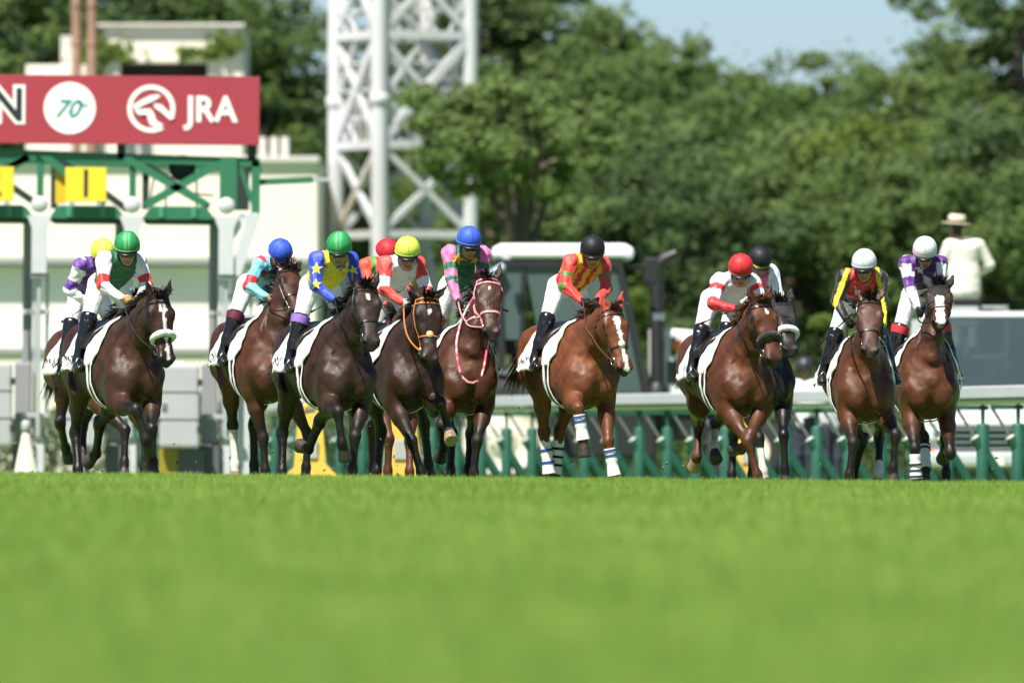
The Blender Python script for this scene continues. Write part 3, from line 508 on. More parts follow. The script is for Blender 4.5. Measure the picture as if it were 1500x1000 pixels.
def build_horse(key, sp):
    ps = HORSE_POSE[key]; S = ps['S']; dz = ps['dz']; rng = random.Random(key); gf = rng.uniform(.94, 1.06)
    root = empty('horse', ps['root'], R(ps['yaw'] - 90), label=sp['label'], cat='horse', group='racehorses galloping from the gate')
    q = lambda x, y, z: np.array((x*S, y*S, z*S + dz))
    Y = np.array((0, 1., 0)); Z = np.array((0, 0, 1.)); X = np.array((1., 0, 0)); pr = []
    st = [(-.80, 1.26, 1.04, .09, 1.16), (-.74, 1.40, .97, .185, 1.16), (-.60, 1.50, .95, .245, 1.18), (-.42, 1.545, .95, .262, 1.22), (-.22, 1.535, .90, .25, 1.20), (-.02, 1.50, .845, .27, 1.14), (.16, 1.49, .805, .28, 1.12), (.32, 1.52, .79, .26, 1.10), (.46, 1.555, .80, .238, 1.08), (.58, 1.50, .84, .222, 1.08), (.70, 1.36, .90, .19, 1.08), (.77, 1.22, .98, .11, 1.08)]
    pr.append(Loft((0, 0, dz), X, Z, Y, np.array(st)*S*np.array((1, 1, 1, 1.10*gf, 1)), 2., 2.2, .03, 'body'))
    pr.append(Limb(q(.22, 0, 1.475), q(.50, 0, 1.52), Y, .05*S, .05*S, .05*S, .06*S, .06, 'body'))
    LEGS = {}
    for k in ('RF', 'LF', 'RH', 'LH'):
        sg = -1 if k[0] == 'R' else 1; J = [np.array(p) for p in ps[k]]; LEGS[k] = J
        T = lambda i: (k, i)
        def L(a, b, r0, r1, i, kk=.03, side=Y): e = S*(1. if i == 0 else 1.14 if i == 1 else 1.26); pr.append(Limb(a, b, side, r0[0]*e, r0[1]*e, r1[0]*e, r1[1]*e, kk*S, T(i)))
        if k[1] == 'F':
            sh, el, kn, fe, to = J
            L(q(.34, sg*.115, 1.43), sh, (.055, .12), (.075, .105), 0, .05)
            pr.append(Ball(sh + np.array((.03, sg*.005, 0))*S, np.array((.085, .075, .10))*S, None, .04*S, T(0)))
            L(sh, el, (.07, .10), (.066, .10), 0, .05)
            pr.append(Ball(el + np.array((-.06, sg*.035, .10))*S, np.array((.13, .055, .13))*S, None, .05*S, T(0)))
            pr.append(Ball(q(.735, sg*.095, 1.0), np.array((.085, .095, .13))*S, None, .035*S, T(0)))
            m = el + (kn - el)*.36; L(el, m, (.068, .092), (.062, .076), 1, .04); L(m, kn - (kn-el)*.10, (.062, .076), (.036, .042), 1, .03)
            pr.append(Ball(kn, np.array((.055, .052, .062))*S, None, .03*S, T(1)))
            c0 = kn + (fe-kn)*.2; L(kn, c0, (.036, .044), (.028, .036), 2, .02); L(c0, fe - (fe-kn)*.12, (.027, .036), (.026, .037), 2, .02)
        else:
            hp, stf, kn, fe, to = J
            pr.append(Ball(q(-.50, sg*.135, 1.33), np.array((.25, .125, .19))*S, None, .05*S, T(0)))
            L(hp, stf, (.115, .21), (.095, .125), 0, .06)
            bt = q(-.70, sg*.115, 1.22); gm = stf + (kn-stf)*.5; L(bt, gm + X*-.02, (.10, .11), (.05, .06), 0, .07)
            L(stf, gm, (.09, .125), (.058, .078), 1, .05); L(gm, kn - (kn-stf)*.06, (.056, .074), (.033, .048), 1, .03)
            fw = nrm(np.cross(nrm(fe-kn), Y)); fw = fw if fw @ nrm(kn - stf) > 0 else fw
            bk = nrm((kn-stf)/np.linalg.norm(kn-stf) - (fe-kn)/np.linalg.norm(fe-kn)) if np.linalg.norm(np.cross(nrm(kn-stf), nrm(fe-kn))) > .1 else -X
            pr.append(Ball(kn, np.array((.066, .051, .066))*S, None, .03*S, T(1)))
            pr.append(Limb(kn + bk*.035*S - nrm(fe-kn)*.055*S, kn + bk*.022*S + nrm(fe-kn)*.04*S, Y, .024*S, .026*S, .026*S, .03*S, .03*S, T(1)))
            L(kn, kn + (fe-kn)*.25, (.036, .05), (.029, .04), 2, .025); L(kn + (fe-kn)*.25, fe - (fe-kn)*.1, (.029, .04), (.028, .038), 2, .02)
        hd = nrm(to - fe); pr.append(Ball(fe, np.array((.050, .045, .050))*S, None, .025*S, T(2)))
        co = fe + (to-fe)*.50; L(fe, co, (.031, .034), (.036, .038), 3, .02)
        pr.append(Limb(fe + (to-fe)*.52, to + hd*.02, Y, .050*S, .057*S, .066*S, .074*S, .008, T(4))); pr.append(Plane(to + hd*.004, hd, .09))
    # head frame
    P, M = np.array(ps['poll']), np.array(ps['muz']); hu = nrm(M - P); ref = Z + X*.25; hv = nrm(ref - (ref @ hu)*hu); hw = np.cross(hu, hv)
    if hw @ Y < 0: hw = -hw
    if sp.get('roll'): a = R(sp['roll']); hv, hw = hv*math.cos(a) + hw*math.sin(a), hw*math.cos(a) - hv*math.sin(a)
    hp_ = lambda u, v, w: P + (hu*u + hv*v + hw*w)*S
    hst = [(-.03, -.02, -.12, .055, -.06), (.04, .012, -.165, .083, -.06), (.12, .024, -.205, .098, -.05), (.19, .022, -.215, .10, -.045), (.28, .012, -.19, .082, -.05), (.37, .004, -.148, .064, -.05), (.46, .0, -.122, .059, -.05), (.54, -.004, -.118, .066, -.05), (.59, -.018, -.112, .060, -.055), (.622, -.045, -.085, .03, -.065)]
    hl = Loft(P, hu, hv, hw, np.array(hst)*S*np.array((1, 1, 1, 1.16, 1)), 2.7, 2.4, .025, 'head')
    # neck
    B0 = q(.47, 0, 1.245); B1 = hp_(.06, -.09, 0); ctl = B0 + np.array((.30, 0, .27))*S; ctl = ctl*.6 + (B0 + B1)*.2
    prof = [(.165, .295), (.125, .235), (.098, .187), (.084, .152), (.077, .125)]; pts = [(1-t)**2*B0 + 2*t*(1-t)*ctl + t*t*B1 for t in np.linspace(0, 1, 5)]
    for i in range(4):
        pr.append(Limb(pts[i], pts[i+1], Y*(1-i/4) + hw*(i/4), prof[i][0]*S, prof[i][1]*S, prof[i+1][0]*S, prof[i+1][1]*S, .05*S, 'neck'))
    pr.append(hl); A = np.stack([hu, hv, hw])
    for sg in (-1, 1):
        pr.append(Ball(hp_(.175, -.012, sg*.096), np.array((.052, .036, .030))*S, A, .02*S, 'head'))
        pr.append(Ball(hp_(.15, -.14, sg*.06), np.array((.095, .08, .042))*S, A, .03*S, 'head'))
        pr.append(Limb(hp_(.22, -.035, sg*.096), hp_(.37, -.05, sg*.064), hv, .016*S, .014*S, .012*S, .012*S, .03*S, 'head'))
        pr.append(Ball(hp_(.566, -.03, sg*.057), np.array((.038, .032, .024))*S, A, .02*S, 'head'))
        pr.append(Ball(hp_(.592, -.030, sg*.070), np.array((.028, .018, .019))*S, A, .008*S, 'head', cut=1))
        ed = sp.get('ear', (.35, .28)); er = nrm(-hu*.9 + hv*ed[0] + sg*hw*ed[1]); eb = hp_(.02, -.02, sg*.070); et = eb + er*.17*S
        fr = nrm(hv - (hv @ er)*er); sdv = np.cross(er, fr)
        em = eb + er*.07*S; pr.append(Limb(eb, em, sdv, .028*S, .022*S, .038*S, .024*S, .015*S, 'ear')); pr.append(Limb(em, et, sdv, .038*S, .024*S, .006*S, .006*S, .012*S, 'ear'))
        pr.append(Ball(em + fr*.022*S + er*.02*S, np.array((.016, .055, .022))*S, np.stack([fr, er, sdv]), .008*S, 'ear', cut=1))
    pr.append(Ball(hp_(.555, -.115, 0), np.array((.045, .03, .034))*S, A, .02*S, 'head'))
    def groove(a, b, r, kk=.02): pr.append(Limb(a, b, Y, r*S, r*S, r*S, r*S, kk*S, 'groove', cut=1))
    groove(q(.86, 0, 1.12), q(.83, 0, .88), .035, .035)
    for sg in (-1, 1):
        groove(q(.60, sg*.245, 1.30), q(.50, sg*.275, 1.12), .016, .03); groove(q(.30, sg*.285, 1.22), q(.26, sg*.31, .98), .020, .04)
        groove(hp_(.02, -.17, sg*.09), pts[1] + np.array((.10, sg*.135, -.11))*S, .018, .03)
        groove(q(-.30, sg*.285, 1.16), q(-.20, sg*.265, .98), .022, .05); groove(q(-.62, sg*.255, 1.34), q(-.52, sg*.262, 1.06), .012, .03)
        groove(hp_(.30, -.085, sg*.100), hp_(.44, -.075, sg*.077), .011, .018); groove(hp_(.185, -.055, sg*.124), hp_(.24, -.065, sg*.114), .011, .014); groove(hp_(.52, -.085, sg*.085), hp_(.62, -.078, sg*.06), .006, .008)
    V, F = surface(pr, .0155); V = relax(V, F, 1, .5)
    def wob(P, f): return np.sin(P[:, 0]*f + 1.3*np.sin(P[:, 2]*f*.7))*np.sin(P[:, 1]*f*1.1 + 2)*np.sin(P[:, 2]*f*.9 + 1)
    fn_ = np.cross(V[F[:, 2]] - V[F[:, 0]], V[F[:, 3]] - V[F[:, 1]]); vn_ = np.zeros_like(V)
    for i in range(4): np.add.at(vn_, F[:, i], fn_)
    vn_ /= np.maximum(np.linalg.norm(vn_, axis=1), 1e-9)[:, None]; am = np.clip((V[:, 2] - .75*S)/(.3*S), 0, 1)
    ph = rng.uniform(0, 6); V = V + vn_*(am*(.0075*wob(V + ph, 21) + .0034*wob(V + 3 + ph, 45)))[:, None]*S
    # ---- coat colours
    body, points = (np.array(c) for c in COATS[sp['coat']]); hsh = hash3(V, 1.)[:, None]; C = body * (.86 + .28*hsh)
    dorsal = np.clip((V[:, 2:3] - q(0, 0, 1.30)[2]) / (.2*S), 0, 1); C = C*(1 - .35*dorsal) + points*.35*dorsal
    lq = (V - P) / S; U, Vv, Wv = lq @ hu, lq @ hv, lq @ hw
    dh = hl(V); isH = (dh < .035) & (U > -.05) & (U < .70)
    ears = [p for p in pr if p.tag == 'ear' and not p.cut]; dE = np.min([p(V) for p in ears], 0); isE = (dE < .008) & (U < .03)
    mz = np.clip((U - .47)/.12, 0, 1)[:, None]*isH[:, None]; C = C*(1 - .75*mz) + np.array((.016, .012, .011))*.75*mz
    for sg in (-1, 1):
        nd = np.linalg.norm(lq - (hu*.592 + hv*-.03 + hw*sg*.066), axis=1) < .030; C[nd] = (.004, .003, .003)
        ey = np.linalg.norm(lq - (hu*.178 + hv*-.016 + hw*sg*.106), axis=1) < .040; C[ey] *= .35
    C[isE] = np.array(sp['ear_col']) if 'ear_col' in sp else C[isE]*.6
    for k, J in LEGS.items():
        pb = [p for p in pr if isinstance(p.tag, tuple) and p.tag[0] == k]
        d = np.min([p(V) for p in pb if p.tag[1] >= 1], 0); m = d < .022
        par = np.full(len(V), -1.); bd = np.full(len(V), 1e9)
        for i in range(1, 4):
            a, b = J[i], J[i+1]; t = np.clip(((V-a) @ (b-a)) / ((b-a) @ (b-a)), 0, 1); dd = np.linalg.norm(V - (a + t[:, None]*(b-a)), axis=1); s_ = dd < bd; bd[s_] = dd[s_]; par[s_] = i - 1 + t[s_]
        w = (np.clip((par - .35)/.45, 0, 1)*m)[:, None]; C = C*(1-w) + points*w
        hf = np.min([p(V) for p in pb if p.tag[1] == 4], 0) < .004; C[hf & m] = np.array((.045, .038, .032)) if not (sp.get('pale_hoof') and k in sp['pale_hoof']) else np.array((.30, .22, .14))
        if k in sp.get('socks', {}):
            lv = sp['socks'][k]; sk = m & (par > lv) & ~hf; C[sk] = np.array((.72, .68, .62))
    mk = sp.get('mark')
    if mk:
        f = isH & (Vv > -.06)
        for (u0, u1, w0, w1, off) in mk:     # tapering white patches along the face
            t = np.clip((U-u0)/(u1-u0), 0, 1); hw_ = w0 + (w1-w0)*t + .006*np.sin(U*55); C[f & (U > u0) & (U < u1) & (np.abs(Wv - off) < hw_) & (Vv > -.025)] = np.array((.78, .74, .70))
    me = mesh_np('horse_body', V, F); paint(me, C); bo = link('body', me, mat('horse_coat', attr='coat', rough=.50, spec=.36, var=.32, vscale=7., bump=.20, bscale=75., rvar=.14, sheen=.0), root)
    bvh = BVHTree.FromPolygons([Vector(v) for v in V], F.tolist())
    def cast(o, d, off=.004):
        o = Vector(o); d = Vector(d).normalized(); h = bvh.ray_cast(o - d*.0, d)
        if h[0] is None: return None
        return h[0] - d*0 + h[1]*off*(1 if h[1].dot(d) < 0 else -1), (h[1] if h[1].dot(d) < 0 else -h[1])
    # ---- eyes
    for sg in (-1, 1):
        e = MB(); c = hp_(.178, -.016, sg*.110)
        e.lathe(c, Vector(hw*sg), [(.0005, .020*S), (.012*S, .016*S), (.020*S, .005*S), (.022*S, -.005*S), (.015*S, -.018*S)], 10); e.build('eye', mat('horse_eye', (.008, .005, .004), .08, spec=.8), root)
    # ---- mane, forelock, tail
    hm = mat('hair_' + sp.get('hair', 'black'), {'black': (.010, .0078, .0072), 'chestnut': (.13, .042, .016), 'dark_chestnut': (.055, .02, .010)}[sp.get('hair', 'black')], .45, var=.3, vscale=30)
    s0, d0 = [], []
    for i in range(190):
        t = rng.uniform(0.02, .98); c = (1-t)**2*B0 + 2*t*(1-t)*ctl + t*t*B1; up = nrm(Z - .4*X*t); h = cast(c + up*.6, -up, -.004)
        if h:
            sd = sp.get('mane_side', -1); s0.append(h[0] + Vector((0, rng.uniform(-.008, .008), 0))); d0.append(Vector(up*.55 - X*.45 + Y*sd*rng.uniform(.1, .6)) + Vector((rng.uniform(-.2, .2),)*3))
    hair(rng, s0, d0, .17, (-.45, sp.get('mane_side', -1)*.35, -1.1), .011).build('mane', hm, root)
    s0, d0 = [], []
    for i in range(46):
        w = rng.uniform(-.045, .045); s0.append(hp_(rng.uniform(-.02, .03), .006, w)); d0.append(hv*.8 - hu*rng.uniform(.1, .7) + hw*(w*4 + rng.uniform(-.3, .3)))
    hair(rng, s0, d0, .12, tuple(hu*.9 - X*.5), .009).build('forelock', hm, root)
    s0, d0 = [], []; tl = sp.get('tail', (-1., 0, .15))
    for i in range(170):
        s0.append(q(-.775, 0, 1.33) + np.array((rng.uniform(-.02, .02), rng.uniform(-.03, .03), rng.uniform(-.07, .02)))*S); d0.append(np.array(tl) + np.array((rng.uniform(-.12, .12), rng.uniform(-.18, .18), rng.uniform(-.12, .12))))
    hair(rng, s0, d0, .62*S, (.02, 0, -.95), .013, 7, .35).build('tail', hm, root)
    # ---- bridle
    bc = sp.get('bridle', 'black'); bm_ = {'black': mat('black_leather', (.012, .010, .009), .35), 'brown': mat('brown_leather', (.09, .03, .014), .4), 'orange': mat('orange_strap', (.62, .19, .035), .45), 'pink': mat('pink_white_strap', (.78, .30, .32), .5)}[bc]
    wid = sp.get('strap', .018)
    def ring(u, a0, a1, n, off=.003, tilt=0.):
        pts, ns = [], []
        for a in np.linspace(a0, a1, n):
            d = hv*math.cos(a) + hw*math.sin(a); c = hp_(u + tilt*math.cos(a), -.095, 0); h = cast(c + d*.3, -d, off)
            if h and (h[0] - Vector(c)).length < .22: pts.append(h[0]); ns.append(h[1])
        return pts, ns
    def strap(name, pts, ns, w=wid, t=.006, m=bm_, par=root, closed=False):
        if len(pts) > 2: return ribbon(MB(), pts, ns, w*S, t, closed).build(name, m, par)
    br = strap('browband', *ring(.075, -1.75, 1.75, 26)); strap('noseband', *ring(.37, -math.pi, math.pi*.97, 40), closed=True); strap('throatlatch', *ring(.055, -math.pi, math.pi*.97, 36, tilt=-.03), w=.014, closed=True)
    bits = {}
    for sg in (-1, 1):
        pts, ns = [], []
        for t in np.linspace(0, 1, 14):
            c = hp_(.02 + .455*t, -.035 - .055*t, 0); h = cast(c + hw*sg*.3, -hw*sg, .004)
            if h: pts.append(h[0]); ns.append(h[1])
        strap('cheekpiece', pts, ns)
        if pts:
            b = pts[-1] + ns[-1]*.008; bits[sg] = b; n_ = Vector(hw*sg); x = Vector(hu); y = Vector(hv)
            MB().tube([b + (x*math.cos(a) + y*math.sin(a))*.034*S for a in np.linspace(0, 2*math.pi, 13)[:-1]], .006*S, 6, closed=True).build('bit_ring', mat('steel', (.55, .55, .55), .25, 1.), root)
    if sp.get('sheep'):
        pts, ns = ring(.395, -1.75, 1.75, 30, .016, -.05); mb = MB(); mb.tube(pts, [(.008 + .023*math.sin(math.pi*min(1, max(0, (i+.7)/(len(pts)+.4))))**.5)*S*rng.uniform(.93, 1.07) for i in range(len(pts))], 14)
        c_ = (.80, .79, .75) if sp['sheep'] == 'white' else (.010, .010, .011); mb.build('sheepskin_noseband', mat('fleece_' + sp['sheep'], c_, .95, bump=.9, bscale=90, sheen=.3), root)
    if sp.get('nose_patch'):
        h = cast(hp_(.355, .3, 0), -hv, .006)
        if h: MB().lathe(h[0], h[1], [(.032*S, 0), (.030*S, .006), (.0005, .010)], 12).build('nose_badge', mat('badge_' + bc, (.85, .45, .2) if bc == 'orange' else (.8, .78, .72), .6), root)
    if sp.get('hood'):
        hm_ = isH & (U > -.03) & (U < .30) & (dE > .001); eye_hole = np.min([np.linalg.norm(lq - (hu*.178 + hv*-.016 + hw*s_*.105), axis=1) for s_ in (-1, 1)], 0) < .045
        m_ = (hm_ | (isE & (U < .04))) & ~eye_hole & ~((np.abs(Wv) < .042) & (U > .21) & (Vv > -.03))
        vn = np.zeros_like(V); e1 = V[F[:, 2]] - V[F[:, 0]]; e2 = V[F[:, 3]] - V[F[:, 1]]; fn = np.cross(e1, e2)
        for i in range(4): np.add.at(vn, F[:, i], fn)
        vn /= np.maximum(np.linalg.norm(vn, axis=1), 1e-9)[:, None]; sgn = 1 if (vn*(V - np.array([0, 0, 1.2]))).sum() > 0 else -1
        HV, HF, _ = keep_faces(V + vn*sgn*.007, F, m_); link('hood', mesh_np('hood', HV, HF), mat('hood_cloth', (.012, .012, .013), .75), root)
    # ---- saddle cloth, number cloth, girth, saddle
    def drape(x, a, off):
        d = np.array((0, math.sin(a), math.cos(a))); c = q(x, 0, 1.20); h = cast(c + d*.7, -d, off); return h
    def cloth(name, x_of, a0, a1, nx, na, off, m, th=.006, par=root):
        v, f, ok = [], [], True
        for j in range(na):
            a = a0 + (a1-a0)*j/(na-1); xl, xr = x_of(a)
            for i in range(nx):
                h = drape(xl + (xr-xl)*i/(nx-1), a, off(a, i/(nx-1)) if callable(off) else off + .004*math.sin(i*1.7 + j*.9))
                v.append(h[0] if h else Vector((0, 0, 1.)))
        f = [(j*nx+i, j*nx+i+1, (j+1)*nx+i+1, (j+1)*nx+i) for j in range(na-1) for i in range(nx-1)]
        o = MB().add(v, f, True).build(name, m, par); md = o.modifiers.new('thickness', 'SOLIDIFY'); md.thickness = th; md.offset = 1; return o
    white = mat('white_cloth', (.80, .80, .78), .8, bump=.25, bscale=35)
    def padx(a):
        t = min(1, abs(a)/1.70); return (.10 + .10*t**2, .47 - .07*t - .10*max(0, t - .75)/.25)
    cloth('saddle_pad', padx, -1.70, 1.70, 12, 45, .012, white, .010)
    nflare = lambda a, t: .022 + (.125*max(0, (abs(a) - .95)/.95)**1.3)*(1 - .75*t)
    cloth('number_cloth', lambda a: (-.25 - .04*abs(a), -.03 + .02*abs(a)), -1.82, 1.82, 9, 45, nflare, white, .004)
    cloth('saddle', lambda a: (-.13 + .05*abs(a), .22 - .05*abs(a)), -1.25, 1.25, 7, 25, .034, mat('black_leather'), .02)
    for x0, m_, w_, nm, of in ((.305, white, .022, 'girth_strap', .016), (.27, mat('girth_black', (.012, .012, .013), .6), .05, 'girth', .012), (.235, white, .022, 'girth_strap', .016)):
        pts, ns = [], []
        for a in np.linspace(1.6, 2*math.pi - 1.6, 46):
            h = drape(x0, a, of)
            if h: pts.append(h[0]); ns.append(h[1])
        ribbon(MB(), pts, ns, w_*S, .008).build(nm, m_, root)
    if sp.get('number'):
        tm = text_mesh(sp['number'], .10, 'lettering', 0, bold=.0018); nv = []; ac = -1.55
        for v in tm.vertices:
            xx = -.165 + v.co.x*.9; aa = ac + v.co.y/.30; h = drape(xx, aa, nflare(aa, min(1, max(0, (xx + .32)/.42))) + .012); nv.append(h[0] if h else Vector((0, 0, 1.2)))
        for v, c in zip(tm.vertices, nv): v.co = c
        link('lettering', tm, mat('print_black', (.012, .012, .014), .7), root)
    # ---- leg wraps
    for k, band in sp.get('wraps', {}).items():
        J = LEGS[k]; a, b = J[2], J[3]; pts = [Vector(a + (b-a)*t) for t in np.linspace(.20, 1.02, 10)]; rr = [(.052 + .004*math.sin(i*2.1) + (.010 if i > 7 else 0))*S for i in range(10)]
        wo = MB().tube(pts, rr, 14).build('leg_wrap', mat('bandage', (.80, .80, .79), .85, bump=.3, bscale=60), root)
        for t in band[1]:
            p0, p1 = a + (b-a)*(t-.03), a + (b-a)*(t+.03); MB().tube([Vector(p0), Vector(p1)], (.0585 + (.007 if t > .85 else 0))*S, 14).build('stripe', mat('stripe_' + band[0], {'blue': (.03, .06, .30), 'black': (.012, .012, .014)}[band[0]], .8), wo)
    W = Matrix.Translation(Vector(ps['root'])) @ Matrix.Rotation(R(ps['yaw'] - 90), 4, 'Z')
    return dict(root=root, cast=cast, q=q, bits=bits, hp=hp_, S=S, dz=dz, W=W, hv=hv, hu=hu, hw=hw, pose=ps, rng=rng, bridle=bm_, neck=lambda t: (1-t)**2*B0 + 2*t*(1-t)*ctl + t*t*B1, LEGS=LEGS)
# ------------------------------------------------------------------ riders
def ik(a, b, l1, l2, pole):
    a, b = np.array(a, float), np.array(b, float); v = b - a; d = min(np.linalg.norm(v), (l1 + l2)*.995); u = nrm(v); b2 = a + u*d
    x = (l1*l1 - l2*l2 + d*d)/(2*d); h = math.sqrt(max(l1*l1 - x*x, 0)); p = np.array(pole, float); p = nrm(p - (p @ u)*u)
    return a + u*x + p*h, b2

def star_poly(n=5, r=1., inner=.42, rot=math.pi/2):
    return [((r if i % 2 == 0 else r*inner)*math.cos(rot + math.pi*i/n), (r if i % 2 == 0 else r*inner)*math.sin(rot + math.pi*i/n)) for i in range(2*n)]

def hand_prims(w, fw, out, up, g):
    """fist closed on a rein: palm, four curled fingers of unequal length, thumb on the side"""
    pr = [Ball(w + fw*.045*g, np.array((.048, .020, .042))*g, np.stack([fw, out, up]), .015*g, 'hand')]
    for i, ln in enumerate((.9, 1., .95, .8)):
        b = w + fw*.082*g + up*(.030 - .020*i)*g; m = b + (fw*.012 - out*.026)*g*ln; e = m + (-fw*.026 - out*.010)*g*ln; t = e + (-fw*.018 + out*.014)*g*ln
        for p, r_, s, r2 in ((b, .0102, m, .0098), (m, .0098, e, .009), (e, .009, t, .008)): pr.append(Limb(p, s, up, r_*g, r_*g, r2*g, r2*g, .005*g, 'hand'))
    b = w + (fw*.03 + up*.036)*g; m = b + (fw*.030 + up*.016 - out*.010)*g; t = m + (fw*.022 - out*.016 - up*.006)*g
    pr.append(Limb(b, m, out, .012*g, .012*g, .0105*g, .0105*g, .008*g, 'hand')); pr.append(Limb(m, t, out, .0105*g, .0105*g, .0085*g, .0085*g, .004*g, 'hand'))
    return pr

def face_prims(H, f, s, t, g):
    A = np.stack([f, s, t]); c = lambda x, y, z: H + (f*x + s*y + t*z)*g
    pr = [Ball(c(-.01, 0, -.01), np.array((.098, .077, .098))*g, A, .02, 'head'), Ball(c(.030, 0, -.085), np.array((.066, .062, .070))*g, A, .03, 'head'), Ball(c(.058, 0, -.135), np.array((.036, .040, .028))*g, A, .03, 'head'),
          Limb(c(.086, 0, -.045), c(.108, 0, -.088), s, .009*g, .010*g, .016*g, .012*g, .012, 'head'), Limb(c(.078, -.035, -.030), c(.078, .035, -.030), t, .012*g, .012*g, .012*g, .012*g, .015, 'head'),
          Limb(c(.086, -.020, -.118), c(.086, .020, -.118), t, .008*g, .008*g, .008*g, .008*g, .008, 'lips'), Limb(c(.082, -.018, -.130), c(.082, .018, -.130), t, .008*g, .009*g, .008*g, .009*g, .008, 'lips'),
          Limb(c(-.03, 0, -.10), c(-.085, 0, -.16), s, .052*g, .054*g, .058*g, .056*g, .03, 'neck')]
    for k in (-1, 1):
        pr.append(Ball(c(.045, k*.048, -.080), np.array((.030, .022, .026))*g, A, .02, 'head')); pr.append(Ball(c(-.01, k*.078, -.065), np.array((.022, .010, .032))*g, A, .01, 'head'))
        pr.append(Ball(c(.094, k*.032, -.052), np.array((.014, .016, .011))*g, A, .008, 'head', cut=1))
    return pr, c, A

def sdf_obj(name, prims, h, m, parent, off, grow=0., col=None, mask=None, wob=0., lo=None, hi=None, smooth=2):
    V, F = surface(prims, h, grow, lo, hi); V = relax(V, F, smooth, .5)
    if wob:
        n = np.zeros_like(V); fn = np.cross(V[F[:, 2]] - V[F[:, 0]], V[F[:, 3]] - V[F[:, 1]])
        for i in range(4): np.add.at(n, F[:, i], fn)
        n /= np.maximum(np.linalg.norm(n, axis=1), 1e-9)[:, None]
        V = V + n*(wob*(np.sin(V[:, 0]*47 + V[:, 2]*31)*np.sin(V[:, 1]*39 + 1 + V[:, 2]*17) + .6*np.sin(V[:, 0]*93 - V[:, 1]*71 + V[:, 2]*60)))[:, None]
    if mask is not None: V, F, _ = keep_faces(V, F, mask(V))
    me = mesh_np(name, V - off, F)
    if col is not None: paint(me, col(V))
    return link(name, me, m, parent), V, F

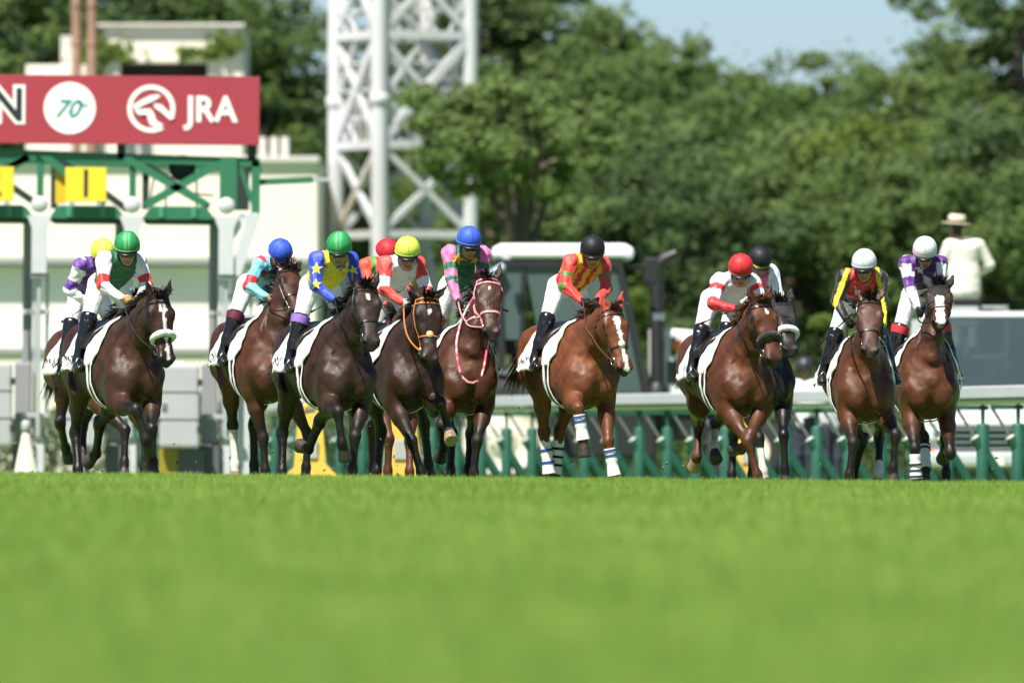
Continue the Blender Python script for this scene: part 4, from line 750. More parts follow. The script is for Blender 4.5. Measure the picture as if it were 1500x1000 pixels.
def build_rider(key, hs, sp):
    ps = hs['pose']; S = hs['S']; g = .93; gh = 1.0; rng = random.Random(key + 'r'); X, Y, Z = np.eye(3)
    off = np.array((0, 0, 1.0)); W = hs['W'] @ Matrix.Translation(Vector(off))
    root = bpy.data.objects.new('person', None); COL.objects.link(root); root.matrix_world = W; root.empty_display_size = .2
    tag(root, sp['label'], 'jockey', 'jockeys riding the racehorses')
    H = np.array(ps['head']) + np.array(sp.get('dh', (0, 0, 0))); back = hs['q'](-.05, 0, 1.5)[2]
    fy = R(sp.get('face', 0)); fp = R(sp.get('nod', -16)); rl = R(sp.get('tilt', 0))
    f = np.array((math.cos(fy)*math.cos(fp), math.sin(fy)*math.cos(fp), math.sin(fp))); s = nrm(np.cross(Z, f)); t = np.cross(f, s)
    s, t = s*math.cos(rl) + t*math.sin(rl), t*math.cos(rl) - s*math.sin(rl)
    nb = H + np.array((-.105, 0, -.105))*g; sm = nb + np.array((-.07, 0, -.025))*g
    pel = np.array((-.18, H[1]*.3, back + .36 + sp.get('up', 0))); v = sm - pel; L = .49*g; pel = sm - nrm(v)*L if np.linalg.norm(v) > L*1.12 else pel
    pel[2] = max(pel[2], back + .28)
    ax = nrm(sm - pel); sh_half = .172*g; tw = Y + X*sp.get('twist', 0.); tw = nrm(tw - (tw @ ax)*ax); dn = nrm(np.cross(tw, ax))
    torso = [Limb(pel, pel + ax*.12*g, tw, .150*g, .115*g, .135*g, .108*g, .05, ('t', 0)), Limb(pel + ax*.12*g, pel + ax*.30*g, tw, .130*g, .102*g, .155*g, .118*g, .05, ('t', 0)), Limb(pel + ax*.30*g, sm, tw, .158*g, .118*g, .125*g, .085*g, .06, ('t', 0)),
             Limb(sm - tw*.12*g, sm + tw*.12*g, ax, .062*g, .07*g, .062*g, .07*g, .05, ('t', 0)), Limb(sm, nb, tw, .075*g, .065*g, .058*g, .056*g, .04, ('n', 0))]
    arms, hands, skin_hands, info = [], {}, [], {}
    wz = hs['q'](.42, 0, 1.55)[2]
    for k in (-1, 1):
        sh = sm + tw*k*sh_half; hd = np.array(sp.get('hand', (.55, .085, .20)), float); hd = np.array((hd[0], k*hd[1] + H[1]*.3, wz + hd[2]))
        if k == -1 and 'handR' in sp: q_ = sp['handR']; hd = np.array((q_[0], q_[1], wz + q_[2]))
        if k == 1 and 'handL' in sp: q_ = sp['handL']; hd = np.array((q_[0], q_[1], wz + q_[2]))
        el, w = ik(sh, hd, .275*g, .245*g, (-.45, k*sp.get('elbow', .9), -.25)); info[k] = (sh, el, w); hands[k] = w
        arms += [Limb(sh, el, ax, .062*g, .062*g, .048*g, .048*g, .04, ('a', k, 0)), Limb(el, w, ax, .047*g, .047*g, .032*g, .032*g, .02, ('a', k, 1)), Ball(sh, .068*g, None, .04, ('a', k, 0))]
        fw = nrm(w - el); ov = nrm(Y*k - (Y*k @ fw)*fw); up = np.cross(fw, ov); up = up if up[2] > 0 else -up; skin_hands += hand_prims(w, fw, ov, up, g*1.05)
    legs, boots = [], {}
    for k in (-1, 1):
        hj = pel + tw*k*.095*g - ax*.02; kn0 = hs['q'](.20, k*.30, 1.5); ankle = hs['q'](.03, k*.335, 1.13); ankle[2] = back - .345
        kn, an = ik(hj, ankle, .41*g, .40*g, (1., k*.35, .05))
        legs += [Limb(hj, kn, Y, .096*g, .10*g, .062*g, .066*g, .05, ('l', k, 0)), Limb(kn, kn + (an-kn)*.45, Y, .060*g, .062*g, .054*g, .058*g, .03, ('l', k, 1))]
        bd = nrm(an - kn); toe = an + nrm(np.array((.95, k*.12, -.10)))*.17*g; heel = an + np.array((-.05, 0, -.075))*g; bl = an - np.array((0, 0, .06))*g
        boots[k] = [Limb(kn + (hj-kn)*.10, kn + (an-kn)*.12, Y, .080*g, .083*g, .068*g, .071*g, .03, 'b'), Limb(kn + (an-kn)*.10, kn + (an-kn)*.55, Y, .064*g, .066*g, .056*g, .060*g, .02, 'b'), Limb(kn + (an-kn)*.55, an, Y, .055*g, .058*g, .039*g, .043*g, .02, 'b'), Limb(heel, bl + X*.06, Y, .036*g, .028*g, .040*g, .030*g, .03, 'b'), Limb(an, bl + X*.05, Y, .038*g, .04*g, .04*g, .035*g, .03, 'b'), Limb(bl + X*.06, toe + np.array((0, 0, -.055))*g, Y, .042*g, .03*g, .034*g, .022*g, .03, 'b')]
    fpz, fc, FA = face_prims(H, f, s, t, gh)
    skin = np.array(sp.get('skin', (.42, .215, .125)))
    def skin_col(V):
        C = np.tile(skin, (len(V), 1)); l = np.min([p(V) for p in fpz if p.tag == 'lips'], 0) < .003; C[l] = skin*np.array((.85, .5, .5)); q_ = (V - H)/g
        C[((q_ @ f) < .0) & ((q_ @ t) > -.12) & (np.linalg.norm(q_, axis=1) < .19)] = (.010, .008, .007); return C
    body = torso + arms + legs + fpz + skin_hands
    sdf_obj('body', body, .0130, mat('skin', attr='coat', rough=.5, spec=.4, subsurf=.08), root, off, grow=-.004, col=skin_col)
    # ---- silks
    C = sp['silks']; base = np.array(C['body']); sl = np.array(C.get('sleeve', C['body']))
    def silk_col(V):
        K = np.tile(base, (len(V), 1)); rel = V - pel; lat = rel @ tw; lon = rel @ ax; dor = rel @ dn
        dt = np.min([p(V) for p in torso], 0)
        for (kind, a, b, c) in C.get('torso', []):
            if kind == 'stripe': m = np.abs(((lat - a) % b) - b/2) < b*.26
            elif kind == 'side': m = np.abs(lat) > a
            elif kind == 'low': m = lon < a
            elif kind == 'band': m = (lon > a) & (lon < b)
            elif kind == 'mid': m = np.abs(lat) < a
            elif kind == 'yoke': m = lon > a
            K[m] = c
        for k, (sh, el, w) in info.items():
            da = np.min([p(V) for p in arms if p.tag[1] == k], 0); m = (da < dt + .005)
            t1 = np.clip(((V-sh) @ (el-sh))/((el-sh) @ (el-sh)), -.3, 1); t2 = np.clip(((V-el) @ (w-el))/((w-el) @ (w-el)), 0, 1); p = np.where((t1 >= 1) | (np.linalg.norm(V - el, axis=1) < .03), 1 + t2, t1)
            d1 = np.linalg.norm(V - (sh + np.clip(t1, 0, 1)[:, None]*(el-sh)), axis=1); d2 = np.linalg.norm(V - (el + t2[:, None]*(w-el)), axis=1); p = np.where(d2 < d1 - .002, 1 + t2, t1); m &= (p > .45) | ((V - sh) @ (tw*k) > -.045*g); K[m] = sl
            for (a, b, c) in C.get('bands', []): K[m & (p > a) & (p < b)] = c
            if 'seam' in C:
                ov = nrm(np.cross(el - sh, f)); sd = (V - sh) @ ov; K[m & (np.abs(sd) < .022)] = C['seam']
        return K
    jk = torso + arms
    cuff = lambda V: np.min([np.where(np.linalg.norm(V - w, axis=1) < .028, 0, 1) for (_, _, w) in info.values()], 0).astype(bool) & (((V - pel) @ ax) > -.02)
    silk_m = mat('silk_' + sp.get('cloth', 'satin'), attr='coat', rough=.5, spec=.4, sheen=.15, bump=.7, bscale=16)
    so, sV, sF = sdf_obj('silks', jk, .0115, silk_m, root, off, grow=.009, col=silk_col, mask=cuff, wob=.0068)
    sb = BVHTree.FromPolygons([Vector(v) for v in sV], sF.tolist())
    # ---- breeches, boots, gloves
    bv = lambda V: (((V - pel) @ ax) < .13*g) | (np.min([p(V) for p in legs], 0) < np.min([p(V) for p in torso[:2]], 0) - .002)
    sdf_obj('breeches', torso[:2] + legs, .014, mat('breeches_white', (.80, .80, .82), .7, bump=.3, bscale=30), root, off, grow=.006, mask=bv, wob=.002)
    for k in (-1, 1):
        bo, bV, bF = sdf_obj('boot', boots[k], .012, mat('boot_leather', (.010, .010, .011), .22, spec=.6, bump=.2, bscale=25), root, off, grow=.006)
        if sp.get('boot_top'):
            kn_ = boots[k][0].p0; an_ = boots[k][2].p1; MB().tube([Vector(kn_ + (an_-kn_)*u_ - off) for u_ in (-.06, .02, .12)], [.097*g, .095*g, .088*g], 16).build('boot_cuff', mat('cuff_' + sp['boot_top'][0], sp['boot_top'][1], .6), bo)
        st = MB(); a_ = boots[k][3].p1 - np.array((0, 0, .045)); st.tube([Vector(a_ - off + np.array((0, y_, z_))) for y_, z_ in ((-.05, 0), (.05, 0), (.055, .06), (0, .13), (-.055, .06), (-.05, 0))], .006, 6); st.build('stirrup', mat('steel'), hs['root']).matrix_parent_inverse = Matrix.Translation(Vector(off))
    gl = sp.get('gloves', 'black')
    if gl:
        for k in (-1, 1):
            hp2 = skin_hands[:15] if k == -1 else skin_hands[15:]; hp2 = skin_hands[(0 if k == -1 else len(skin_hands)//2):(len(skin_hands)//2 if k == -1 else None)]
            sdf_obj('glove', hp2, .0075, mat('glove_' + gl, {'black': (.012, .012, .013), 'white': (.78, .78, .76), 'tan': (.62, .36, .14)}[gl], .7), root, off, grow=.004, smooth=1)
    # ---- helmet, goggles
    hc = np.array(sp['helmet']); A = FA; hb = [Ball(fc(.0, 0, .018), np.array((.130, .116, .122))*gh, A, .02, 'h')]
    hV, hF = surface(hb, .010); d_ = (hV - fc(0, 0, -.030)) @ t; sl_ = d_ + .10*((hV - H) @ f)
    hV, hF, _ = keep_faces(hV, hF, sl_ > 0); hcol = np.tile(hc, (len(hV), 1))
    if 'helmet_panel' in sp: hcol[np.abs((hV - H) @ s) < .03] = sp['helmet_panel']
    me = mesh_np('helmet', hV - off, hF); paint(me, hcol); ho = link('helmet', me, mat('helmet_cover', attr='coat', rough=.55, spec=.35, bump=.15, bscale=30), root); md = ho.modifiers.new('thickness', 'SOLIDIFY'); md.thickness = .012; md.offset = -1
    def rim(z, w, th, m, nm, ext=1.):
        pts, ns = [], []
        for a in np.linspace(0, 2*math.pi, 40)[:-1]:
            zz = z - .10*math.cos(a)*.13*.95; r_ = math.sqrt(max(.05, 1 - ((zz - .018)/.122)**2)); p = fc(.0 + .130*ext*r_*math.cos(a), .116*ext*r_*math.sin(a), zz); pts.append(p - off); ns.append(f*math.cos(a) + s*math.sin(a))
        ribbon(MB(), pts, ns, w, th, True).build(nm, m, ho)
    rim(-.018, .015, .004, mat('rim_' + str(sp['rim']), sp['rim'], .4), 'helmet_band')
    if 'rim2' in sp: rim(-.002, .007, .004, mat('rim_' + str(sp['rim2']), sp['rim2'], .4), 'helmet_band')
    for b_ in (0., math.pi/3, -math.pi/3):
        arc = [fc(.1315*math.cos(e)*math.cos(b_), .1175*math.cos(e)*math.sin(b_), .018 + .1235*math.sin(e)) - off for e in np.linspace(.05, math.pi - .05, 19)]
        MB().tube([Vector(a_) for a_ in arc], .0022, 5).build('seam', mat('seam_' + str(sp['helmet']), tuple(c_*.55 for c_ in sp['helmet']), .6), ho)
    pk = MB(); v = []
    for r_ in (1., 1.22):
        for a in np.linspace(-.95, .95, 15): v.append(fc(.126*math.cos(a)*(r_ if r_ == 1 else 1 + .22*math.cos(a)), .113*math.sin(a), -.030 - (.018 if r_ > 1 else 0)) - off)
    pk.add(v, [(i, i+1, 16+i, 15+i) for i in range(14)], True); po = pk.build('peak', mat('peak_black', (.012, .012, .013), .35), ho); md = po.modifiers.new('thickness', 'SOLIDIFY'); md.thickness = .005
    MB().lathe(Vector(fc(.0, 0, .138) - off), Vector(t), [(.011, -.003), (.010, .004), (.0005, .008)], 10).build('button', ho.data.materials[0] if False else mat('button_' + str(sp['helmet']), sp['helmet'], .45), ho)
    gp = [Limb(fc(.086, -.040, -.054), fc(.086, .040, -.054), t, .031*g, .026*g, .031*g, .026*g, .02, 'g'), Limb(fc(.080, -.045, -.052), fc(.0, -.082, -.045), t, .020*g, .012*g, .012*g, .006*g, .01, 'g'), Limb(fc(.080, .045, -.052), fc(.0, .082, -.045), t, .020*g, .012*g, .012*g, .006*g, .01, 'g')]
    sdf_obj('goggles', gp, .0075, mat('goggle_lens', (.006, .006, .008), .12, spec=.8), root, off, smooth=1)
    cs = MB(); pts = [fc(.0 + .05*math.sin(a), .082*math.cos(a), -.05 - .12*math.sin(a)) - off for a in np.linspace(0, math.pi, 15)]
    ribbon(cs, pts, [(p + off - fc(0, 0, -.05)) for p in pts], .022, .006).build('chin_strap', mat('black_leather'), root)
    # ---- emblems on the silks
    for (nm, org, dr, size, col, poly) in sp.get('emblems', []):
        k = org[0]
        if k == 'R' or k == 'L':
            sh, el, w = info[-1 if k == 'R' else 1]; c = (sh + (el-sh)*org[1]) if org[1] <= 1 else (el + (w-el)*(org[1]-1)); up = nrm(sh - el)
        else: c = pel + ax*org[1] + tw*org[2]; up = ax
        d = nrm(hs['cam_local'] + np.array(dr)) if True else None; u_ = nrm(up - (up @ d)*d); r_ = np.cross(u_, d); pts = star_poly() if poly == 'star' else [(math.cos(a), math.sin(a)) for a in np.linspace(0, 2*math.pi, 17)[:-1]]
        ring_ = [(0, 0)] + [(x*.5, y*.5) for x, y in pts] + pts; vs = []; okk = True
        for (x, y) in ring_:
            o = c + d*.5 + (r_*x + u_*y)*size; h = sb.ray_cast(Vector(o), Vector(-d))
            if h[0] is None: okk = False; break
            vs.append(np.array(h[0]) + d*.006 - off)
        n = len(pts)
        if okk:
            fcs = [(0, 1+i, 1+(i+1) % n) for i in range(n)] + [(1+i, 1+n+i, 1+n+(i+1) % n, 1+(i+1) % n) for i in range(n)]
            MB().add(vs, fcs).build(nm, mat('emblem_' + str(col), col, .6), so)
    # ---- reins from the bit to the hands
    for k in (-1, 1):
        if k in hs['bits']:
            a = Vector(hs['bits'][k]); b = Vector(hands[k] + np.array((.05, 0, -.01))); pts = []
            for u_ in np.linspace(0, 1, 18):
                p = a.lerp(b, u_) + Vector((0, k*.05*math.sin(math.pi*u_), -.06*math.sin(math.pi*u_)*sp.get('slack', 1.))); nc = hs['neck'](max(0, min(1, 1 - u_*.9))); dd = Vector(nc) - p; h = hs['cast'](p + Vector((0, k*.35, 0)), (0, -k, 0), .010)
                if h and (h[0].y*k > p.y*k): p = h[0]
                pts.append(p)
            MB().tube(pts, .0075, 6).build('rein', sp.get('rein_mat') or hs['bridle'], hs['root'])
    if sp.get('whip'):
        k = -1 if sp['whip'][0] == 'R' else 1; w = Vector(hands[k]); d = Vector(sp['whip'][1]).normalized(); L_ = sp['whip'][2]
        wo = MB().tube([w + Vector((.05, 0, 0)) - d*.10 + d*L_*u_ for u_ in np.linspace(0, 1, 6)], [.008, .008, .006, .005, .004, .012], 7)
        o = wo.build('whip', mat('black_leather')); o.matrix_world = hs['W']; tag(o, sp['whip'][3], 'whip', 'whips held by the jockeys')
    return root
# ------------------------------------------------------------------ starting gate
def build_gate():
    Y0 = 140.; k = Y0/16000.; ox = (200-750)*k; g0 = gz(ox, Y0); X = lambda p: (p-750)*k - ox; Z = lambda r: EYE_Z + (690-r)*k - g0
    gr = mat('gate_green', (.030, .165, .085), .45, var=.12, vscale=3); dg = mat('gate_dark', (.02, .035, .03), .6); wh = mat('gate_white', (.56, .57, .60), .45, var=.05, vscale=4); gy = mat('pad_grey_shaded', (.28, .28, .30), .6, var=.06, vscale=3); lg = mat('gate_steel', (.48, .50, .52), .4, .3); dk = mat('gate_rubber', (.10, .10, .115), .7); ye = mat('gate_yellow', (.85, .62, .03), .5)
    t = empty('starting_gate', (ox, Y0, g0), label='green and white starting gate with numbered stalls at left', cat='starting gate'); t.rotation_euler = (0, R(.45), 0)
    def box(nm, m, x0, x1, r0, r1, y0, y1, par=t, bev=.008): return MB().box(((X(x0)+X(x1))/2, (y0+y1)/2, (Z(r0)+Z(r1))/2), (abs(X(x1)-X(x0)), abs(y1-y0), abs(Z(r0)-Z(r1))), bev=bev).build(nm, m, par)
    def bar(nm, m, a, b, w, y=0., y2=None, par=t): return MB().bar((X(a[0]), y, Z(a[1])), (X(b[0]), y if y2 is None else y2, Z(b[1])), w).build(nm, m, par)
    # sponsor board with its lettering
    red = mat('board_red', (.37, .040, .062), .5, var=.05, vscale=.8); ww = mat('board_white', (.88, .86, .85), .5); bk = mat('board_black', (.02, .022, .028), .5); te = mat('board_teal', (.01, .27, .28), .5)
    sb = box('sponsor_board', red, -340, 377, 113, 213, -.46, -.36, bev=.004); fy = -.463
    def text(txt, px_, row, size, m, y, shear=0., bold=0., sx=1.):
        me = text_mesh(txt, size, 'lettering', .002, shear, bold)
        for v in me.vertices: v.co = Vector((X(px_) + v.co.x*sx, y - v.co.z, Z(row) + v.co.y))
        return link('lettering', me, m, sb)
    text('N', 9, 159, .58, ww, fy-.002, bold=.055, sx=.95); text('N', 9, 159, .58, bk, fy-.008, bold=.012, sx=.95)
    MB().lathe((X(100), fy, Z(161)), (0, -1, 0), [(38*k, 0), (38*k, .004), (.0005, .0045)], 48, False).build('disc', ww, sb)
    text('70', 95, 163, .32, te, fy-.010, .35, .002); text('TH', 118, 157, .10, te, fy-.010, .2); text('JRA', 307, 163, .46, ww, fy-.004, bold=.012, sx=.92)
    for i, dx in enumerate((0,)): text('____', 101, 164, .055, te, fy-.010)
    c = (219, 161); pol = lambda pts: [((x-645)/105*35 + c[0], (y-478)/105*35 + c[1]) for x, y in pts]; em = MB()
    ring_o = [(c[0] + 35*math.cos(a), c[1] - 35*math.sin(a)) for a in np.linspace(R(-24), R(302), 44)]; ring_i = [(c[0] + 28*math.cos(a), c[1] - 28*math.sin(a)) for a in np.linspace(R(-24), R(302), 44)]
    lv = [0.]
    P3 = lambda p: (X(p[0]), fy-.004-lv[0], Z(p[1]))
    for i in range(43): em.add([P3(ring_o[i]), P3(ring_o[i+1]), P3(ring_i[i+1]), P3(ring_i[i])], [(0, 1, 2, 3)])
    for poly in (((566, 462), (600, 440), (640, 420), (672, 415), (687, 424), (650, 446), (610, 463), (585, 480), (570, 482)), ((570, 488), (600, 480), (642, 478), (656, 497), (668, 530), (700, 548), (672, 566), (640, 548), (622, 505), (592, 506)), ((655, 455), (690, 460), (728, 498), (748, 518), (728, 528), (690, 494), (662, 476))):
        lv[0] += .003; q = pol(poly); cx = sum(p[0] for p in q)/len(q); cy = sum(p[1] for p in q)/len(q); em.add([P3((cx, cy))] + [P3(p) for p in q], [(0, 1+i, 1+(i+1) % len(q)) for i in range(len(q))])
    em.build('emblem', ww, sb)
    for x in (-300, -40, 175, 366): box('board_post', dg, x-6, x+6, 120, 236, -.355, -.28)
    # upper truss, front and rear plane
    for y, s in ((-.30, 0), (1.0, 10)):
        bar('top_beam', gr, (-345, 218 + s*.4), (377, 238 + s*.3), .11, y); 
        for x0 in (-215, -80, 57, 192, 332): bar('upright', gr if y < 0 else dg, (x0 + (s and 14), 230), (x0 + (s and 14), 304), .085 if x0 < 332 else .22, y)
    bar('end_post', gr, (372, 236), (372, 312), .11, -.30); bar('end_brace', gr, (347, 240), (371, 305), .06, -.32)
    for a, b in (((210, 302), (318, 240)), ((180, 232), (300, 300)), ((60, 228), (152, 300)), ((50, 228), (-30, 262)), ((-70, 300), (40, 232)), ((-210, 300), (-95, 236))): bar('diagonal', gr, a, b, .10, -.33)
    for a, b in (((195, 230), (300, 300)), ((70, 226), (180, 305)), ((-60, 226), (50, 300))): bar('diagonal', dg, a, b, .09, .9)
    for x0, x1 in ((-205, -92), (-70, 45), (70, 180), (206, 312)):
        pts = [(x0, 322), (x0+14, 303), (x1-14, 303), (x1, 322)]
        MB().prism([(X(a), Z(b)) for a, b in pts], -.42, .9, lambda x, z, d: (x, d, z)).build('lower_beam', gr, t)
        for q in (.27, .72): xx = x0 + (x1-x0)*q; box('bracket', mat('gate_green_light', (.06, .26, .15), .4), xx-4, xx+4, 304, 320, -.45, -.425)
        box('seal', dg, x0+3, x1-3, 322.5, 327, -.40, .88)
    # number boards
    for p, n in ((125, '1'), (-10, '2'), (-145, '3')):
        nb = box('number_board', ye, p-30, p+30, 248, 298, -.62, -.585); box('rear_number_board', mat('gate_yellow_dull', (.72, .46, .02), .6), p-46, p-31, 250, 300, -.30, -.27)
        me = text_mesh(n, .50, 'numeral', .002, 0, .004)
        for v in me.vertices: v.co = Vector((X(p) + v.co.x*.9, -.623 - v.co.z, Z(273) + v.co.y))
        link('numeral', me, mat('board_black'), nb)
        for q in (-20, 20): box('board_bracket', lg, p+q-4, p+q+4, 298.5, 304, -.61, -.59)
    # machinery between the beams
    MB().lathe((X(263), .2, Z(246)), (0, -1, 0), [(.0005, 0), (.17, 0), (.17, .25), (.09, .27), (.0005, .27)], 18).build('motor', dg, t)
    for a, b in (((232, 262), (292, 258)), ((240, 262), (240, 302)), ((285, 262), (285, 302)), ((216, 300), (222, 262)), ((262, 282), (310, 286))): bar('conduit', dg, a, b, .022, -.1)
    # stall columns, pads, rails
    for i, x in enumerate((-213, -78, 57, 192, 330)):
        MB().lathe((X(x), -.46, Z(302)), (0, -1, 0), [(.0005, -.02), (.10, -.02), (.11, .02), (.085, .05), (.0005, .055)], 14).build('bolt_cap', wh, t)
        MB().prism([(X(a), Z(b)) for a, b in ((x-18, 318), (x+18, 318), (x+11, 336), (x+11, 402), (x-11, 402), (x-11, 336))], -.52, -.40, lambda a, z, d: (a, d, z)).build('column_head', wh, t)
        box('column', gy, x-27, x-14, 316, 668, .2, .5); box('post', lg, x-3, x+3, 402, 640, -.44, -.38); box('post', lg, x+9, x+14, 402, 640, -.30, -.24); box('post', lg, x-10, x-6, 402, 640, .0, .06)
        for r in (455, 606): box('cross_rail', lg, x-24, x+16, r, r+7, -.37, -.31)
        box('side_pad', dk if False else gy, x-36, x-11.5, 532, 650, -.2, .0, bev=.03); box('front_pad', mat('pad_light', (.42, .42, .44), .55, var=.05, vscale=2), x-95, x-37, 534, 655, -.62, -.50, bev=.04)  # columns and side pads: side shade put into the darker grey
        for rr_ in (560, 628): box('hinge', dg, x-40, x-33, rr_-5, rr_+5, -.66, -.48)
        for rr_ in (574, 614): box('pad_strap', dk, x-95.5, x-36.5, rr_-1.2, rr_+1.2, -.627, -.49)
        box('latch', mat('steel'), x-92, x-84, 590, 600, -.64, -.615); MB().tube([(X(x-14), -.45, Z(322)), (X(x-17), -.47, Z(420)), (X(x-13), -.46, Z(530))], .012, 6).build('cable', dg, t); box('stain_guard', mat('guard_grey', (.22, .22, .23), .7), x-12, x+12, 403, 410, -.50, -.42)
        box('base_frame', dk, x-38, x-8, 652, 700, -.3, .3); box('foot', wh, x-4, x+8, 642, 702, -.2, .1)
    box('end_panel', wh, 346, 376, 312, 318, -.42, .4); bar('end_strut', wh, (371, 314), (343, 402), .15, -.40); bar('end_strut', wh, (356, 316), (330, 360), .08, -.38); box('end_column', wh, 336, 366, 560, 702, -.1, .2)
    for r in (430, 460, 520): box('end_rail', lg, 332, 372, r, r+6, -.36, -.31)
    box('end_upright', lg, 363, 369, 402, 640, -.3, -.24)
    bar('boom', gr, (377, 266), (455, 262), .08, -.2); bar('boom_tip', lg, (455, 262), (480, 261), .05, -.2)
    box('yellow_skid', mat('skid_yellow_shaded', (.30, .22, .02), .6), 234, 262, 657, 703, -.45, -.05); box('skid_shaded_half', dk, 262.5, 300, 657, 703, -.45, -.05)  # yellow box half in shadow: dulled yellow left, dark block for the shaded right
    return t

# ------------------------------------------------------------------ running rail
def build_rail():
    A = Vector((-.073, 146., 0)); B = Vector((5.70, 123., 0)); d = (B - A)/17.; n = Vector((-d.y, d.x, 0)).normalized(); n = n if n.x > 0 else -n; u = d.normalized()
    gp = mat('post_green', (.016, .098, .060), .5, var=.12, vscale=5); st = mat('strut_grey', (.18, .19, .18), .5, .2); rw = mat('rail_white', (.50, .51, .55), .45, var=.05, vscale=1.5); gb = mat('rail_moss_green', (.13, .19, .07), .6)
    t = empty('running_rail', (A.x, A.y, gz(A.x, A.y)), label='white running rail on green padded posts behind the horses', cat='rail'); base = gz(A.x, A.y)
    zf = lambda p: gz(p.x, p.y) - base
    prof = [(-.07, 1.135), (.07, 1.135), (.08, 1.145), (.08, 1.26), (.07, 1.275), (-.07, 1.275), (-.08, 1.26), (-.08, 1.145)]
    pmesh = MB().tube([(0, 0, -.1), (0, 0, .82), (0, 0, .845)], [.074, .074, .06], 14).mesh('post'); smesh = None
    for i in range(-17, 23):
        p = A + d*i; pl = p - A; z0 = zf(p)
        o = link('post', pmesh, gp, t, pl + Vector((0, 0, z0)))
        MB().bar(pl + Vector((0, 0, z0 + .84)), pl + Vector((0, 0, z0 + 1.07)), .045).build('bracket', gp, t)
        top = pl - n*.30 + Vector((0, 0, z0 + 1.01)); foot = pl + n*.40 + Vector((0, 0, z0 - .06)); m = top.lerp(foot, .30); MB().tube([m, foot], .066, 12).build('brace', gp, t); MB().bar(top, m, .03).build('strut', st, t)
        MB().lathe(m, tuple(m - foot), [(.061, -.01), (.061, .012), (.02, .025)], 12).build('collar', mat('collar_grey', (.55, .55, .52), .5), t)
        MB().bar(pl - n*.32 + Vector((0, 0, z0 + 1.03)), pl + n*.06 + Vector((0, 0, z0 + 1.03)), .05).build('arm', gp, t)
    w = empty('rail', parent=None) if False else None
    for i in range(-17, 22):
        a = A + d*i - A; b = a + d; za, zb = zf(A + d*i), zf(A + d*(i+1)); a = a + u*.003; b = b - u*.003; v = []
        for (e, ze) in ((a, za), (b, zb)):
            for x, z in prof: v.append(e + n*x + Vector((0, 0, z + ze)))
        k = len(prof); MB().add(v, [tuple(range(k-1, -1, -1)), tuple(range(k, 2*k))] + [(j, (j+1) % k, k+(j+1) % k, k+j) for j in range(k)]).build('rail_panel', rw, t)
        MB().bar(a + Vector((0, 0, za + 1.094)), b + Vector((0, 0, zb + 1.094)), .13, .06).build('under_rail', gb, t)
    MB().lathe(A - A + Vector((0, 0, zf(A) + .40)), (0, 0, 1), [(.066, 0), (.066, .12)], 14).build('white_band', mat('rail_white'), t)
    return t

# ------------------------------------------------------------------ vehicles
def wheel(parent, c, axis, r, w, rim_m, tyre_m, rim_r=.60, lugs=0):
    a = Vector(axis).normalized(); c = Vector(c); h = w/2
    wh = empty('wheel'); wh.parent = parent; wh.location = c
    MB().lathe((0, 0, 0), a, [(r*rim_r, -h), (r*.80, -h*1.02), (r*.95, -h*.9), (r, -h*.55), (r, h*.55), (r*.95, h*.9), (r*.80, h*1.02), (r*rim_r, h)], 40).build('tyre', tyre_m, wh)
    MB().lathe((0, 0, 0), a, [(r*rim_r*1.02, h*.9), (r*rim_r*.95, h*.97), (r*rim_r*.86, h*.72), (r*.30, h*.60), (r*.24, h*.80), (r*.13, h*.84), (.0005, h*.84)], 36).build('rim', rim_m, wh)
    x = a.orthogonal().normalized(); y = a.cross(x)
    for i in range(8):
        p = (x*math.cos(i*math.pi/4) + y*math.sin(i*math.pi/4))*r*.19; MB().lathe(p + a*h*.80, a, [(r*.022, 0), (r*.022, .02), (.0005, .022)], 6).build('wheel_nut', mat('steel'), wh)
    if lugs:
        lg = MB()
        for i in range(lugs):
            an = 2*math.pi*i/lugs; d = x*math.cos(an) + y*math.sin(an); e = -x*math.sin(an) + y*math.cos(an); s = 1 if i % 2 else -1
            lg.bar(d*r*1.01 + a*h*.05*s, d*r*1.0 + a*h*.95*s + e*r*.10, r*.055, r*.07, tuple(d))
        lg.build('tread', tyre_m, wh)
    return wh

